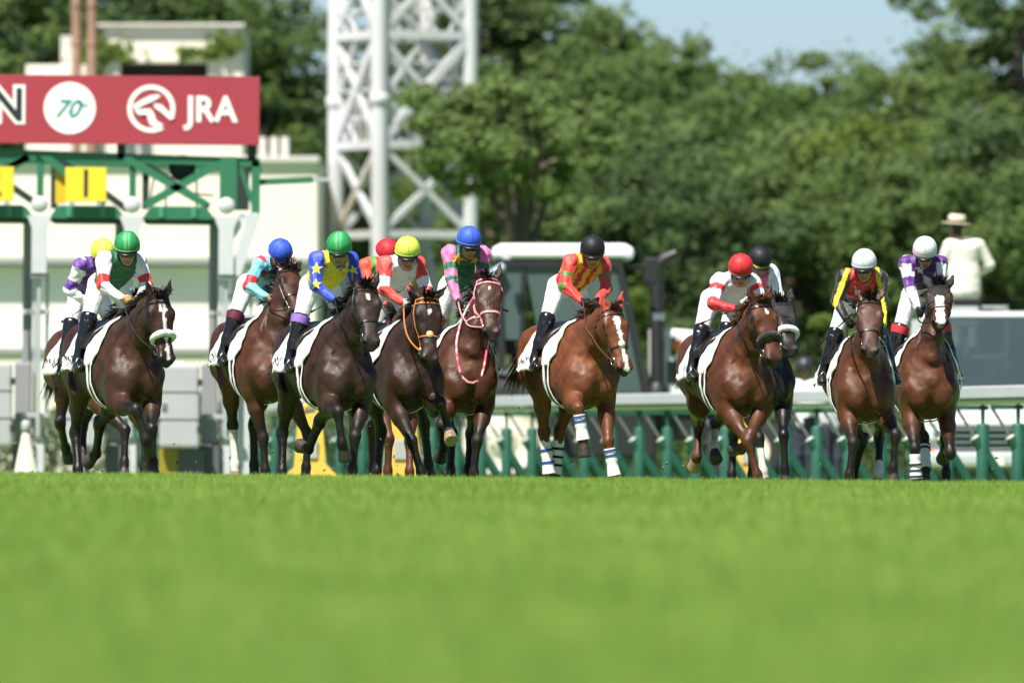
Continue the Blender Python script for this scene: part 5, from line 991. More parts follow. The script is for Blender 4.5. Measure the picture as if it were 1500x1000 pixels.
def build_tractor():
    Y0 = 151.; k = Y0/16000.; ox = (840-750)*k; g0 = gz(ox, Y0); X = lambda p: (p-750)*k - ox; Z = lambda r: EYE_Z + (690-r)*k - g0
    wp = mat('tractor_white', (.78, .78, .78), .3, coat=.3); bk = mat('tractor_black', (.022, .023, .025), .45); dgy = mat('tractor_grey', (.13, .135, .14), .5); ty = mat('tyre_rubber', (.028, .028, .03), .8); rm = mat('rim_cream', (.78, .74, .62), .5, var=.08, vscale=4); gl = mat('tractor_glass', (.085, .13, .125), .06, spec=.35, alpha=.80)
    t = empty('tractor', (ox, Y0, g0), label='tractor with white roof and dark-framed cab parked behind the rail', cat='tractor')
    for y in (-.72, .95): wheel(t, (X(733), y, Z(640)), (0, -1, 0) if y < 0 else (0, 1, 0), .82, .48, rm, ty, .66, 22)
    for y in (-.70, .70): wheel(t, (X(1090), y, .56), (0, -1, 0) if y < 0 else (0, 1, 0), .56, .36, rm, ty, .6, 18)
    hy = (-.62, .86)                       # cab between these depths
    # roof
    roof = []
    for r, ins in ((381, .02), (376, -.03), (364, .0), (358, .10)):
        roof += [(X(722) + ins, hy[0]-.06 + ins, Z(r)), (X(926) - ins, hy[0]-.06 + ins, Z(r)), (X(926) - ins, hy[1]+.06 - ins, Z(r)), (X(722) + ins, hy[1]+.06 - ins, Z(r))]
    f = [(3, 2, 1, 0), (12, 13, 14, 15)] + [(i*4+j, i*4+(j+1) % 4, (i+1)*4+(j+1) % 4, (i+1)*4+j) for i in range(3) for j in range(4)]
    ro = MB().add(roof, f).build('roof', wp, t); md = ro.modifiers.new('edge', 'BEVEL'); md.width = .04; md.segments = 3
    for y in hy:
        MB().bar((X(728), y, Z(382)), (X(736), y, Z(555)), .11, .09).build('pillar', bk, t); MB().bar((X(905), y, Z(382)), (X(947), y, Z(575)), .10, .09).build('pillar', bk, t); MB().bar((X(768), y+.003, Z(382)), (X(764), y+.003, Z(500)), .055, .05).build('pillar', bk, t)
        MB().bar((X(725), y, Z(386)), (X(912), y, Z(386)), .09, .10).build('header', bk, t); MB().bar((X(764), y-.004, Z(500)), (X(800), y-.004, Z(580)), .06).build('door_frame', bk, t)
    for (a, b) in (((X(730), hy[0], hy[1]), 0), ((X(905), hy[0], hy[1]), 0)): MB().bar((a[0], a[1], Z(386)), (a[0], a[2], Z(386)), .09).build('header', bk, t)
    def pane(pts, nm='window_pane'):
        o = MB().add(pts, [(0, 1, 2, 3)]).build(nm, gl, t); m = o.modifiers.new('thickness', 'SOLIDIFY'); m.thickness = .008
    for y in (hy[0] + .01, hy[1] - .01):
        pane([(X(770), y, Z(391)), (X(901), y, Z(391)), (X(940), y, Z(575)), (X(804), y, Z(575))]); pane([(X(732), y, Z(391)), (X(764), y, Z(391)), (X(761), y, Z(498)), (X(739), y, Z(498))])
    pane([(X(908), hy[0]+.06, Z(391)), (X(908), hy[1]-.06, Z(391)), (X(949), hy[1]-.06, Z(570)), (X(949), hy[0]+.06, Z(570))]); pane([(X(730), hy[0]+.06, Z(391)), (X(730), hy[1]-.06, Z(391)), (X(738), hy[1]-.06, Z(545)), (X(738), hy[0]+.06, Z(545))])
    # fender, floor, seat, wheel
    fd = [(X(733) + 1.0*math.cos(a)*.92, Z(640) + .93*math.sin(a)) for a in np.linspace(R(168), R(28), 14)]; fi = [(X(733) + .87*math.cos(a)*.92, Z(640) + .86*math.sin(a)) for a in np.linspace(R(28), R(168), 14)]
    for y0, y1 in ((-.95, -.55), (.75, 1.15)): MB().prism(fd + fi, y0, y1, lambda x, z, d: (x, d, z)).build('fender', dgy, t)
    MB().box((X(850), .12, Z(625)), (2.1, 1.2, .85), bev=.05).build('chassis', bk, t); MB().box((X(770), .12, Z(525)), (.42, .5, .14), bev=.05).build('seat', bk, t); MB().box((X(748), .12, Z(490)), (.13, .48, .55), bev=.05).build('seat_back', bk, t)
    MB().box((X(905), .12, Z(545)), (.34, .7, .5), bev=.05).build('dashboard', bk, t); MB().lathe((X(884), .12, Z(505)), (-.7, 0, .7), [(.19, -.012), (.205, 0), (.19, .012), (.178, 0), (.19, -.012)], 24).build('steering_wheel', bk, t)
    MB().box((X(820), .55, Z(500)), (.55, .05, .62), bev=.12).build('side_panel', mat('cab_teal', (.16, .42, .34), .6), t)
    # bonnet
    hs = [(X(950), Z(478)), (X(1035), Z(486)), (X(1105), Z(502)), (X(1118), Z(530)), (X(1120), Z(585)), (X(950), Z(585))]
    bo = MB().prism(hs, -.36, .60, lambda x, z, d: (x, d, z)).build('bonnet', wp, t); md = bo.modifiers.new('edge', 'BEVEL'); md.width = .07; md.segments = 3
    MB().box((X(1030), -.372, Z(545)), (1.0, .02, .30), bev=.009).build('grille', bk, t); MB().box((X(1040), .12, Z(615)), (1.5, .62, .55), bev=.05).build('engine', bk, t)
    MB().lathe((X(993), -.44, Z(507)), (0, -1, 0), [(.0005, 0), (.085, 0), (.085, .05), (.06, .07), (.0005, .075)], 18).build('amber_lamp', mat('amber_lens', (.80, .20, .03), .2), t); MB().box((X(986), -.40, Z(507)), (.07, .06, .26), bev=.015).build('lamp_mount', bk, t)
    # exhaust with turned tip and heat shield, mirrors
    ex = MB(); ex.tube([(X(962), -.5, Z(585)), (X(962), -.5, Z(400)), (X(964), -.5, Z(388)), (X(973), -.5, Z(380)), (X(990), -.5, Z(373))], [.095, .095, .09, .085, .08], 16); ex.build('exhaust', bk, t); MB().lathe((X(962), -.5, Z(582)), (0, 0, 1), [(.17, 0), (.16, .10), (.11, .2)], 16).build('exhaust_base', bk, t)
    MB().lathe((X(962), -.5, Z(470)), (0, 0, 1), [(.102, 0), (.102, .10)], 16).build('exhaust_clamp', mat('steel'), t)
    for y, x in ((-1.05, 953), (1.05, 953)):
        MB().box((X(x), y, Z(398)), (.18, .07, .36), bev=.03).build('mirror', bk, t); MB().tube([(X(918), y*.6, Z(390)), (X(x), y, Z(392))], .02, 8).build('mirror_arm', bk, t)
    MB().box((X(742), -.95, Z(376)), (.12, .1, .12), bev=.02).build('work_lamp', mat('lamp_clear', (.6, .65, .7), .15), t); MB().box((X(921), -.75, Z(374)), (.10, .1, .10), bev=.02).build('work_lamp', mat('lamp_clear'), t)
    MB().tube([(X(738), -.7, Z(392)), (X(722), -.75, Z(402)), (X(706), -.8, Z(415))], .06, 10).build('air_duct', mat('duct_blue', (.32, .44, .55), .5), t)

def build_van():
    Y0 = 139.5; k = Y0/16000.; ox = (1452-750)*k; g0 = gz(ox, Y0); Z = lambda r: EYE_Z + (690-r)*k - g0
    si = mat('van_silver', (.60, .61, .63), .32, .25, coat=.3); bk = mat('van_black', (.02, .02, .022), .5); gl = mat('van_glass', (.05, .075, .085), .06, spec=.3, alpha=.76); ch = mat('steel'); ty = mat('tyre_rubber')
    t = empty('van', (ox, Y0, g0), label='silver vehicle facing the camera behind the rail at the right edge', cat='car'); W = .92
    # side profile (depth, height, half width)
    st = [(-.05, .42, .80), (-.10, .75, .86), (-.02, 1.0, .88), (.35, 1.16, .89), (.55, 1.20, .88)]
    sec = [(-.06, .38, .96, .88), (.10, .34, 1.12, .91), (.55, .33, 1.19, .92), (.75, .33, 1.22, .92), (4.2, .33, 1.25, .92), (4.35, .38, 1.20, .90)]; v = []
    for y, z0, z1, w in sec:
        for x, z in ((-w*.9, z0), (w*.9, z0), (w, z0+.15), (w, z1-.12), (w*.95, z1), (-w*.95, z1), (-w, z1-.12), (-w, z0+.15)): v.append((x, y, z))
    n = 8; f = [tuple(range(7, -1, -1)), tuple(range(40, 48))] + [(i*n+j, i*n+(j+1) % n, (i+1)*n+(j+1) % n, (i+1)*n+j) for i in range(5) for j in range(n)]
    b = MB().add(v, f).build('body', si, t); md = b.modifiers.new('edge', 'BEVEL'); md.width = .03; md.segments = 2
    top = Z(462); tw = .80
    ro = MB().add([(-tw, 1.15, top), (tw, 1.15, top), (tw, 4.1, top), (-tw, 4.1, top), (-tw*.92, 1.28, top+.075), (tw*.92, 1.28, top+.075), (tw*.92, 4.0, top+.075), (-tw*.92, 4.0, top+.075)], [(3, 2, 1, 0), (4, 5, 6, 7), (0, 1, 5, 4), (1, 2, 6, 5), (2, 3, 7, 6), (3, 0, 4, 7)]).build('roof', si, t); md = ro.modifiers.new('edge', 'BEVEL'); md.width = .03; md.segments = 2
    for s in (-1, 1):
        MB().bar((s*.885, .74, 1.20), (s*tw*.98, 1.17, top), .07, .08).build('pillar', si, t); MB().bar((s*.89, 2.3, 1.22), (s*tw, 2.35, top), .09, .06).build('pillar', si, t); MB().bar((s*.89, 4.1, 1.22), (s*tw, 4.05, top), .10, .10).build('pillar', si, t)
        for y0, y1 in ((.95, 2.24), (2.42, 4.0)):
            o = MB().add([(s*.895, y0, 1.23), (s*.895, y1, 1.23), (s*tw*.99, y1, top-.02), (s*tw*.99, max(y0, 1.25), top-.02)], [(0, 1, 2, 3)]).build('side_window', gl, t); m = o.modifiers.new('thickness', 'SOLIDIFY'); m.thickness = .006
        MB().box((s*1.06, .86, 1.28), (.16, .10, .20), bev=.03).build('mirror', bk, t); MB().bar((s*.92, .9, 1.22), (s*1.02, .88, 1.25), .03).build('mirror_arm', bk, t)
        hl = MB().box((s*.68, -.085, .80), (.36, .08, .17), bev=.035).build('headlight', mat('lamp_clear'), t); MB().lathe((s*.68, -.13, .80), (0, -1, 0), [(.065, -.02), (.06, .005), (.0005, .012)], 14).build('bulb', ch, hl)
        MB().box((s*.80, -.07, .56), (.16, .06, .09), bev=.02).build('fog_lamp', mat('amber_lens'), t)
        for y in (.80, 3.4): wheel(t, (s*.80, y, .34), (s, 0, 0), .34, .22, mat('steel'), ty, .62)
    o = MB().add([(-.86, .73, 1.21), (.86, .73, 1.21), (tw*.96, 1.16, top-.005), (-tw*.96, 1.16, top-.005)], [(0, 1, 2, 3)]).build('windscreen', gl, t); m = o.modifiers.new('thickness', 'SOLIDIFY'); m.thickness = .008
    for z in (.62, .70, .78, .86): MB().box((0, -.115, z), (.94, .04, .035), bev=.012).build('grille_bar', ch, t)
    MB().box((0, -.075, .74), (1.0, .05, .34), bev=.02).build('grille', bk, t); MB().box((0, -.13, .48), (1.76, .16, .20), bev=.06).build('bumper', si, t); MB().box((0, -.222, .48), (.33, .01, .165), bev=.003).build('number_plate', mat('plate_white', (.7, .7, .68), .5), t)
    MB().box((0, 1.05, 1.18), (1.6, .5, .16), bev=.06).build('dashboard', mat('dash_grey', (.10, .10, .11), .7), t); MB().box((-.55, .92, 1.36), (.55, .12, .22), bev=.02).build('papers', mat('paper_green', (.45, .60, .55), .8), t); MB().box((.30, .80, 1.275), (.40, .02, .03), bev=.005).build('wiper', mat('wiper_yellow', (.75, .5, .1), .5), t)
    for x in (-.42, .42):
        s_ = MB().box((x, 1.9, 1.35), (.50, .16, .62), bev=.07).build('seat', mat('seat_dark', (.06, .07, .08), .8), t); MB().box((x, 1.88, 1.78), (.26, .12, .20), bev=.05).build('headrest', mat('seat_dark'), s_)
    MB().lathe((.42, 1.28, 1.30), (0, -.9, .5), [(.18, -.012), (.192, 0), (.18, .012), (.17, 0), (.18, -.012)], 22).build('steering_wheel', bk, t)
    MB().tube([(-.72, 1.3, top+.05), (-.74, 1.25, top+1.25)], .006, 5).build('aerial', bk, t)

# ------------------------------------------------------------------ people on foot
def build_person(loc, yaw, sp):
    """standing figure, local x = the way it faces"""
    root = empty('person', loc, yaw, label=sp['label'], cat=sp.get('cat', 'person')); X, Y, Z = np.eye(3); off = np.zeros(3); h = sp.get('h', 1.0)
    P = lambda x, y, z: np.array((x, y, z))*h
    H = P(.02, sp.get('lean', 0), 1.60); fy = R(sp.get('face', 0)); f = np.array((math.cos(fy), math.sin(fy), 0)); s = nrm(np.cross(Z, f)); t = np.cross(f, s)
    fp, fc, A = face_prims(H, f, s, t, h)
    torso = [Limb(P(0, 0, .90), P(0, 0, 1.08), Y, .165*h, .115*h, .150*h, .105*h, .05), Limb(P(0, 0, 1.08), P(0, 0, 1.30), Y, .152*h, .105*h, .185*h, .125*h, .05), Limb(P(0, -.13, 1.37), P(0, .13, 1.37), Z, .065*h, .075*h, .065*h, .075*h, .06), Limb(P(0, 0, 1.36), H - P(0, 0, .14), Y, .07*h, .07*h, .055*h, .055*h, .04)]
    arms, hands, wr = [], [], {}
    for k in (-1, 1):
        sh = P(0, k*.195, 1.37); el = P(*sp.get('elbow', {}).get(k, (-.03, k*.27, 1.10))); w = P(*sp.get('wrist', {}).get(k, (.10, k*.25, .88))); wr[k] = w
        arms += [Limb(sh, el, X, .06*h, .06*h, .05*h, .05*h, .04), Limb(el, w, X, .05*h, .05*h, .036*h, .036*h, .03)]; fw = nrm(w - el); o = nrm(Y*k - (Y*k @ fw)*fw); up = np.cross(fw, o); hands += hand_prims(w, fw, o, up, h)
    legs, shoes = [], []
    for k in (-1, 1):
        legs += [Limb(P(0, k*.09, .90), P(.02, k*.10, .50), Y, .095*h, .10*h, .068*h, .07*h, .05), Limb(P(.02, k*.10, .50), P(-.01, k*.105, .10), Y, .066*h, .068*h, .05*h, .055*h, .03)]
        shoes.append([Limb(P(-.05, k*.105, .045), P(.10, k*.115, .04), Y, .042*h, .045*h, .05*h, .04*h, .03), Limb(P(.10, k*.115, .04), P(.19, k*.12, .03), Y, .046*h, .036*h, .035*h, .025*h, .03), Limb(P(-.01, k*.105, .14), P(-.01, k*.105, .06), Y, .05*h, .055*h, .045*h, .055*h, .03)])
    sk = np.array(sp.get('skin', (.36, .19, .11)))
    def sc(V):
        C = np.tile(sk, (len(V), 1)); q = V - H; C[((q @ f) < -.01) & ((q @ t) > -.11) & (np.linalg.norm(q, axis=1) < .18)] = sp.get('hair', (.02, .017, .015)); return C
    sdf_obj('body', torso + arms + legs + fp + hands, .016, mat('skin', attr='coat'), root, off, grow=-.004, col=sc)
    jm = mat('cloth_' + str(sp['coat']), sp['coat'], .8, bump=.15, bscale=9); jk = torso[:3] + arms + ([Limb(P(0, 0, .80), P(0, 0, 1.0), Y, .20*h, .15*h, .18*h, .13*h, .05)] if sp.get('jacket') else [])
    sdf_obj('jacket', jk, .016, jm, root, off, grow=.016, wob=.0014, mask=lambda V: np.min([np.where(np.linalg.norm(V - w, axis=1) < .03, 0, 1) for w in wr.values()], 0).astype(bool))
    if sp.get('jacket'): MB().tube([Vector(P(.075*math.cos(a), .080*math.sin(a), 1.445 - .02*math.cos(a))) for a in np.linspace(0, 2*math.pi, 25)[:-1]], .022*h, 8, closed=True).build('collar', jm, root)
    sdf_obj('trousers', torso[:1] + legs, .018, mat('trouser_' + str(sp['legs']), sp['legs'], .85), root, off, grow=.012, wob=.003, mask=lambda V: V[:, 2] < .98*h)
    for i in (0, 1): sdf_obj('shoe', shoes[i], .014, mat('boot_leather'), root, off)
    if sp['hat'] == 'straw':
        sm_ = mat('straw', (.74, .66, .46), .8, var=.08, vscale=25, bump=.4, bscale=120); c = fc(-.01, 0, .035); ho = empty('hat'); ho.parent = root
        tl = nrm(t - f*.06 + s*sp.get('hat_tilt', 0.))
        MB().lathe(Vector(c), Vector(tl), [(.20, .0), (.205, .006), (.20, .012), (.12, .018), (.118, .05), (.112, .105), (.095, .128), (.05, .128), (.0005, .120)], 32).build('crown_and_brim', sm_, ho); MB().lathe(Vector(c), Vector(tl), [(.121, .016), (.1225, .022), (.1205, .048), (.118, .052)], 32).build('hat_band', mat('print_black', (.012, .012, .014), .7), ho)
    elif sp['hat'] == 'helmet':
        hV, hF = surface([Ball(fc(.0, 0, .012), np.array((.142, .125, .13))*h, A, .02)], .010); hV, hF, _ = keep_faces(hV, hF, ((hV - H) @ t) > -.05); o = link('helmet', mesh_np('helmet', hV, hF), mat('helmet_dark', (.03, .03, .034), .45), root); md = o.modifiers.new('thickness', 'SOLIDIFY'); md.thickness = .012
        MB().box(Vector(fc(.135, 0, -.03)), (.09, .16, .012), Matrix.Rotation(fy, 3, 'Z'), .005).build('peak', mat('helmet_dark'), o); MB().tube([Vector(fc(.09*math.sin(a)*.6, .085*math.cos(a), -.05 - .11*math.sin(a))) for a in np.linspace(0, math.pi, 11)], .008, 6).build('chin_strap', mat('black_leather', (.012, .010, .009), .35), root)
    elif sp['hat'] == 'cap':
        hV, hF = surface([Ball(fc(-.005, 0, .012), np.array((.118, .098, .108))*h, A, .02)], .009); hV, hF, _ = keep_faces(hV, hF, ((hV - H) @ t) > -.015); o = link('cap', mesh_np('cap', hV, hF), mat('cap_white', (.72, .76, .82), .8), root); md = o.modifiers.new('thickness', 'SOLIDIFY'); md.thickness = .006
        MB().box(Vector(fc(.145, 0, -.012)), (.10, .15, .010), Matrix.Rotation(fy, 3, 'Z'), .004).build('cap_peak', mat('cap_blue', (.10, .20, .45), .8), o)
    return root

def build_stand_and_people():
    y = 146.; k = y/16000.; x = (1412-750)*k; feet = EYE_Z + (690-322)*k - 1.79
    g = gz(x, y); gm = mat('stand_grey', (.45, .47, .48), .5, .2); t = empty('starter_stand', (x, y, g), label='grey raised stand with a control box under the man in the straw hat', cat='stand'); pz = feet - g
    MB().box((0, 0, pz - .04), (1.2, 1.2, .06), bev=.01).build('platform', gm, t)
    for sx in (-.55, .55):
        for sy in (-.55, .55): MB().bar((sx*1.3, sy, -.05), (sx, sy, pz - .07), .07).build('leg', gm, t); MB().bar((sx, sy, pz), (sx, sy, pz + .62), .04).build('guard_post', gm, t)
    for sy in (-.55, .55): MB().bar((-.57, sy, pz + .62), (.57, sy, pz + .62), .04).build('guard_rail', gm, t); MB().bar((-.62, sy, pz*.5), (.62, sy, pz*.5), .05).build('cross_brace', gm, t)
    for i in range(6): MB().bar((-.2, .62, .2 + i*.26), (.2, .62, .2 + i*.26), .03).build('step', gm, t)
    bx = MB().box((0.0, -.62, pz + .50), (.34, .22, .30), bev=.03).build('control_box', mat('box_grey', (.55, .57, .58), .5), t); MB().box((0, -.62, pz + .69), (.38, .26, .08), bev=.02).build('lid', mat('van_black'), bx); MB().bar((0, -.62, pz), (0, -.62, pz + .35), .07).build('pedestal', gm, t)
    build_person((x, y - .05, feet), R(98), dict(label='man in a cream suit and straw hat standing with his back turned', coat=(.80, .77, .66), legs=(.74, .71, .62), jacket=True, hat='straw', hat_tilt=-.05, lean=.10, face=35, h=1.06, elbow={-1: (.02, -.33, 1.12), 1: (.04, .28, 1.12)}, wrist={-1: (.22, -.20, 1.0), 1: (.24, .12, 1.06)}, skin=(.30, .15, .085)))
    y = 149.; k = y/16000.; x = (1180-750)*k; build_person((x, y, gz(x, y)), R(-130), dict(label='worker in a dark helmet and white top behind the rail', coat=(.78, .78, .80), legs=(.03, .035, .06), hat='helmet', h=1.08, face=40, elbow={-1: (-.02, -.30, 1.10), 1: (.05, .27, 1.12)}, wrist={-1: (.16, -.22, 1.0), 1: (.26, .14, 1.10)}))
    y = 152.; k = y/16000.; x = (1216-750)*k; build_person((x, y, gz(x, y)), R(-60), dict(label='second worker with a dark helmet half hidden behind the riders', coat=(.60, .62, .66), legs=(.04, .045, .07), hat='helmet', h=1.02, face=-20))
    y = 158.; k = y/16000.; x = (263-750)*k; build_person((x, y, gz(x, y)), R(-95), dict(label='gate worker in a white cap behind the grey stall pads', coat=(.02, .022, .03), legs=(.03, .03, .035), hat='cap', h=1.05, face=30))
    # yellow ground equipment behind the horses' legs
    ym = mat('barrier_yellow', (.70, .43, .06), .6, var=.12, vscale=4)
    for p, yy, w, lab in ((455, 133., .36, 'yellow moulded barrier behind the yellow and blue rider'), (590, 134., .42, 'yellow moulded barrier behind the lime-capped rider'), (1096, 142., .34, 'yellow moulded barrier behind the red-capped rider')):
        x = (p-750)*yy/16000; o = empty('barrier', (x, yy, gz(x, yy)), 0, label=lab, cat='barrier', group='yellow barriers')
        MB().prism([(-w, 0), (-w*1.0, .16), (-w*.55, .30), (-w*.42, .92), (w*.36, .98), (w*.52, .34), (w*.98, .16), (w*.98, 0)], -.2, .2, lambda a, z, d: (a, d*(1.25 - .6*min(1, z)), z)).build('shell', ym, o)
        MB().box((0, -.215, .52), (w*.5, .03, .24), bev=.01).build('reflector', mat('collar_grey'), o); MB().tube([(-w*.3, 0, .97), (-w*.15, 0, 1.05), (w*.15, 0, 1.06), (w*.25, 0, .98)], .03, 8).build('handle', ym, o)
    for p, yy, lab in ((38, 136., 'cream weighted cone beside the gate foot at far left'),):
        x = (p-750)*yy/16000; o = empty('marker_cone', (x, yy, gz(x, yy)), 0, label=lab, cat='cone'); cm = mat('cone_cream', (.55, .54, .42), .7, var=.15, vscale=5)
        MB().lathe((0, 0, 0), (0, 0, 1), [(.26, .03), (.24, .05), (.17, .08), (.05, .68), (.035, .70), (.0005, .70)], 20).build('cone', cm, o); MB().box((0, 0, .02), (.56, .56, .05), bev=.015).build('base', cm, o); MB().lathe((0, 0, .70), (0, 0, 1), [(.04, 0), (.06, .02), (.06, .12), (.03, .15), (.0005, .15)], 12).build('lamp_head', mat('collar_grey'), o)
    x = (219-750)*138/16000; o = empty('marker_cone', (x, 138., gz(x, 138)), 0, label='small orange cone behind the legs of the leftmost dark bay', cat='cone'); oc = mat('cone_orange', (.75, .12, .04), .6); MB().lathe((0, 0, 0), (0, 0, 1), [(.13, .03), (.10, .05), (.025, .42), (.0005, .425)], 16).build('cone', oc, o); MB().box((0, 0, .015), (.30, .30, .03), bev=.008).build('base', oc, o)
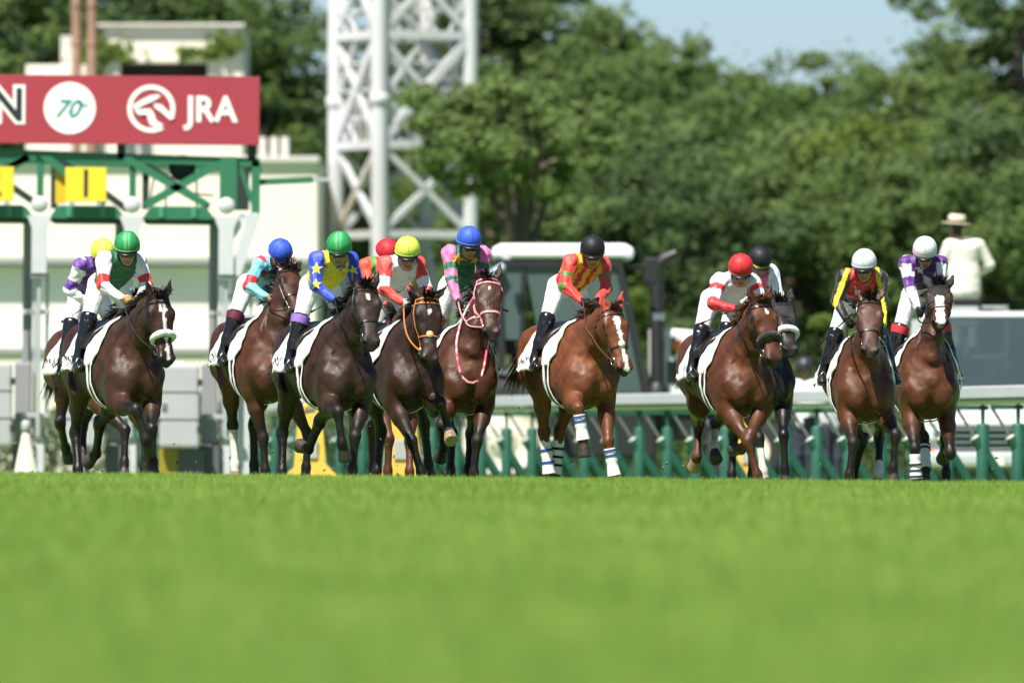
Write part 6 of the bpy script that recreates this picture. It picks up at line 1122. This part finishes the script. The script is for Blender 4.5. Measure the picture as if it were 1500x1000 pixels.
# ------------------------------------------------------------------ the field
WHT = (.76, .76, .78); RED = (.62, .03, .035); BLK = (.012, .012, .014)
FIELD = [
 ('rear_left', dict(label='bay horse half hidden behind the dark bay at far left', coat='bay', number='カトレ', tail=(-.9, 0, -.25)),
  dict(label='jockey in white and purple with a lime cap behind the green-capped rider', helmet=(.66, .78, .10), rim=(.75, .45, .04), face=-2, nod=-26, gloves=None, silks=dict(body=(.085, .028, .20), sleeve=WHT, bands=[(-.3, .10, (.13, .035, .30)), (.62, 1.0, (.13, .035, .30))]), whip=('R', (-1, -.25, -.35), .62, 'whip held by the lime-capped rider at far left'), handR=(.28, -.16, .22))),
 ('green_white', dict(label='dark bay horse with blaze and white fleece noseband at far left front', coat='dark_bay', sheep='white', mark=[(.06, .16, .036, .030, 0), (.16, .58, .013, .015, .004)], number='アウス', mane_side=-1),
  dict(label='jockey in green vest with white sleeves and red armbands, green cap', helmet=(.025, .26, .075), helmet_panel=(.09, .40, .16), rim=BLK, rim2=(.35, .50, .35), face=-18, gloves='tan', silks=dict(body=(.010, .115, .045), sleeve=WHT, bands=[(.62, 1.06, RED)], torso=[('low', .06, 0, (.62, .70, .64))]))),
 ('light_blue', dict(label='bay horse with its head turned and a white hind stocking', coat='red_bay', socks={'RH': 1.12, 'RF': 2.25}, pale_hoof=('RH',), number='ラン', tail=(-1., .1, .45), ear=(.1, .5), roll=12),
  dict(label='jockey in sky blue with red armbands and blue cap', helmet=(.04, .10, .58), rim=(.75, .50, .55), face=8, nod=-38, gloves=None, silks=dict(body=(.17, .53, .70), sleeve=(.20, .60, .76), bands=[(.60, 1.02, RED), (-.3, -.05, (.55, .05, .07))]), emblems=[('spot', ('t', .33, .06), (0, 0, 0), .034, (.40, .01, .03), 'disc'), ('spot', ('t', .24, -.02), (0, 0, 0), .034, (.40, .01, .03), 'disc')], boot_top=('maroon', (.12, .01, .03)))),
 ('blue_yellow', dict(label='almost black horse with a small white star under the yellow and blue rider', coat='brown', mark=[(.11, .17, .016, .008, 0)], number='ﾊﾞﾙｸ'),
  dict(label='jockey in yellow with blue starred sleeves and green cap', helmet=(.030, .30, .085), helmet_panel=(.09, .40, .16), rim=(.08, .35, .14), face=-22, silks=dict(body=(.76, .62, .02), sleeve=(.022, .055, .46)), boot_top=('purple', (.26, .14, .50)), emblems=[('star', ('R', .34), (0, 0, 0), .062, (.80, .68, .05), 'star'), ('star', ('R', .95), (0, 0, 0), .055, (.80, .68, .05), 'star'), ('star', ('R', 1.55), (0, 0, 0), .045, (.80, .68, .05), 'star'), ('star', ('L', .4), (0, 0, 0), .055, (.80, .68, .05), 'star'), ('star', ('t', .36, -.08), (0, 0, 0), .055, (.02, .05, .38), 'star'), ('star', ('t', .34, .10), (0, 0, 0), .055, (.02, .05, .38), 'star')], whip=('R', (-1, -.2, -.25), .55, 'whip held by the rider in yellow and blue'))),
 ('red_hidden', dict(label='brown horse almost hidden behind the two black-brown horses at centre left', coat='liver'),
  dict(label='jockey in red and green with a red cap, half hidden', helmet=(.55, .022, .035), rim=(.75, .72, .72), face=10, nod=-30, silks=dict(body=(.06, .32, .06), sleeve=(.66, .09, .05), torso=[('mid', .07, 0, (.62, .07, .04))]))),
 ('lime_white', dict(label='black-brown horse with an orange bridle at centre left', coat='brown', bridle='orange', strap=.013, nose_patch=True, mark=[(.13, .20, .013, .006, 0)], socks={'RF': 2.2, 'LF': 2.25}, pale_hoof=('LF', 'RF'), ear=(.15, .75)),
  dict(label='jockey in white with red-banded sleeves and a lime cap', helmet=(.62, .78, .10), rim=BLK, rim2=(.55, .70, .10), face=-16, gloves='white', silks=dict(body=(.72, .72, .76), sleeve=(.66, .06, .05), bands=[(.55, .98, WHT)], torso=[('band', .10, .15, (.45, .02, .06))]))),
 ('green_pink', dict(label='bay horse in a pink and white bridle with a red neck loop', coat='red_bay', bridle='pink', strap=.022, mark=[(.12, .15, .008, .005, 0)], loop=True),
  dict(label='jockey in green with pink hooped sleeves, gold star and blue cap', helmet=(.045, .11, .60), rim=(.02, .04, .22), rim2=(.15, .25, .75), face=6, nod=-12, silks=dict(body=(.010, .125, .05), sleeve=(.78, .17, .38), bands=[(.42, .68, (.012, .15, .07)), (.98, 1.18, (.012, .15, .07)), (1.45, 1.62, (.012, .15, .07))]), emblems=[('star', ('t', .37, -.07), (0, 0, 0), .062, (.80, .48, .05), 'star'), ('star', ('t', .37, .09), (0, 0, 0), .05, (.80, .48, .05), 'star')], boot_top=('red', (.60, .03, .05)), whip=('L', (-.2, .9, -.35), .42, 'whip held by the rider in green and pink'))),
 ('red_gold', dict(label='chestnut horse with red ear covers and white leg wraps', coat='chestnut', hair='dark_chestnut', ear_col=(.55, .075, .06), bridle='brown', nose_patch=True, mark=[(.10, .22, .034, .018, .0), (.22, .60, .016, .022, .006)], wraps={'RF': ('blue', (.27, .42)), 'LF': ('blue', (.27, .42)), 'RH': ('blue', (.45, .75)), 'LH': ('black', (.4, .6, .8))}, tail=(-1., -.15, -.10), number='ﾄｯﾌﾟ'),
  dict(label='jockey in red and gold stripes with green armbands and black cap', helmet=(.012, .012, .014), rim=(.02, .02, .022), face=-12, nod=-14, silks=dict(body=(.52, .02, .018), torso=[('stripe', .045, .10, (.80, .40, .015))], sleeve=(.68, .055, .04), bands=[(.50, .64, (.05, .22, .04)), (.98, 1.12, (.05, .22, .04))]))),
 ('red_white', dict(label='chestnut horse with a black fleece noseband right of the tractor', coat='liver', hair='chestnut', sheep='black', mark=[(.10, .15, .010, .006, .01)], socks={'LH': 1.35, 'RH': 2.4}, pale_hoof=('RH', 'RF'), number='ﾍﾟﾘ'),
  dict(label='jockey in white and red with a red cap, leaning low', helmet=(.62, .030, .038), rim=(.72, .16, .09), face=-14, nod=-22, silks=dict(body=(.66, .66, .68), sleeve=(.66, .035, .045), bands=[(-.3, .22, WHT), (.42, .78, WHT)]), whip=('R', (-1, -.35, -.25), .66, 'whip held by the red-capped rider in white and red'))),
 ('black_hood', dict(label='black horse in a black hood and white fleece noseband behind the chestnut', coat='black', hood=True, sheep='white', socks={'RF': 1.3}, ear=(.3, .3)),
  dict(label='jockey in pink and white with a black cap and yellow band', helmet=(.012, .013, .018), rim=(.80, .72, .05), face=14, nod=-24, silks=dict(body=(.66, .10, .24), sleeve=WHT))),
 ('black_yellow', dict(label='bay horse coming head on under the white-capped rider in black and yellow', coat='bay', socks={'LH': 1.75}, ear=(.35, .45)),
  dict(label='jockey in black and yellow with a red vest and white cap', helmet=(.70, .71, .76), rim=(.25, .26, .30), rim2=(.7, .7, .75), face=-12, nod=-12, handR=(.50, -.17, .16), handL=(.50, .17, .12), elbow=1.3, silks=dict(body=BLK, sleeve=BLK, seam=(.82, .66, .02), torso=[('yoke', .24, 0, (.60, .03, .035))]), whip=('R', (-.9, -.5, -.55), .62, 'whip held by the white-capped rider in black and yellow'))),
 ('purple_white', dict(label='bay horse with a black hood and broad white blaze at the right', coat='bay', hood=True, mark=[(.16, .60, .034, .040, 0)], wraps={'RF': ('black', (.55, .75, .95)), 'RH': ('black', (.25, .38))}, ear=(.30, .42)),
  dict(label='jockey in purple and white with a white star and white cap', helmet=(.70, .71, .77), rim=(.74, .74, .76), rim2=(.75, .28, .32), face=-6, nod=-22, silks=dict(body=(.70, .70, .76), torso=[('yoke', .22, 0, (.10, .022, .19))], sleeve=WHT, bands=[(-.3, .12, (.10, .022, .19)), (.62, 1.05, (.12, .03, .24))]), emblems=[('star', ('t', .36, -.03), (0, 0, 0), .055, (.75, .75, .78), 'star')], boot_top=('red', (.60, .03, .05)))),
]

def neck_loop(hs):
    pts = []; S = hs['S']
    for a in np.linspace(0, 2*math.pi, 40)[:-1]:
        d = np.array((.25*math.cos(a)**2, math.sin(a), math.cos(a))); c = hs['neck'](.42) + np.array((.10, 0, -.10))*(.5 - .5*math.cos(a)); dd = nrm(np.array((0.35*(.5-.5*math.cos(a)), math.sin(a), math.cos(a)))); h = hs['cast'](c + dd*.6, -dd, .016)
        if h: pts.append(h[0])
    for _ in range(6): pts = [(pts[i-1] + pts[i]*2 + pts[(i+1) % len(pts)])/4 for i in range(len(pts))]
    pts = [p + (p - sum(pts, Vector())/len(pts)).normalized()*.012 for p in pts]
    MB().tube(pts, .013, 8, closed=True).build('neck_loop', mat('loop_red', (.62, .06, .09), .45, col2=(.80, .62, .64), vscale=9), hs['root'])

build_ground(); build_trees(); build_buildings(); build_tower(); build_rail(); build_gate(); build_tractor(); build_van(); build_stand_and_people()
for key, hsp, rsp in FIELD:
    hs = build_horse(key, hsp); psi = R(HORSE_POSE[key]['yaw']); hs['cam_local'] = np.array((math.cos(psi), -math.sin(psi), 0)); build_rider(key, hs, rsp)
    if hsp.get('loop'): neck_loop(hs)

# bits of turf thrown up by the hooves
rg = np.random.default_rng(21); V = []
for key, _, _ in FIELD:
    r_ = HORSE_POSE[key]['root']
    for i in range(34):
        c = np.array((r_[0] + rg.normal(0, .55), r_[1] + rg.uniform(-.3, 1.6), gz(r_[0], r_[1]) + abs(rg.normal(.03, .26)))); s_ = rg.uniform(.003, .011); d = rg.normal(size=(4, 3))*s_*np.array((1, 1, 1.4)); V.append(c + d)
V = np.concatenate(V); T_ = np.arange(len(V)).reshape(-1, 4); link('flying_turf', mesh_np('flying_turf', V, np.concatenate([T_[:, [0, 1, 2]], T_[:, [0, 2, 3]], T_[:, [0, 3, 1]], T_[:, [1, 3, 2]]]), False), mat('clod', (.10, .14, .035), .9, var=.5, vscale=20), label='bits of turf and earth thrown up behind the hooves', kind='stuff')
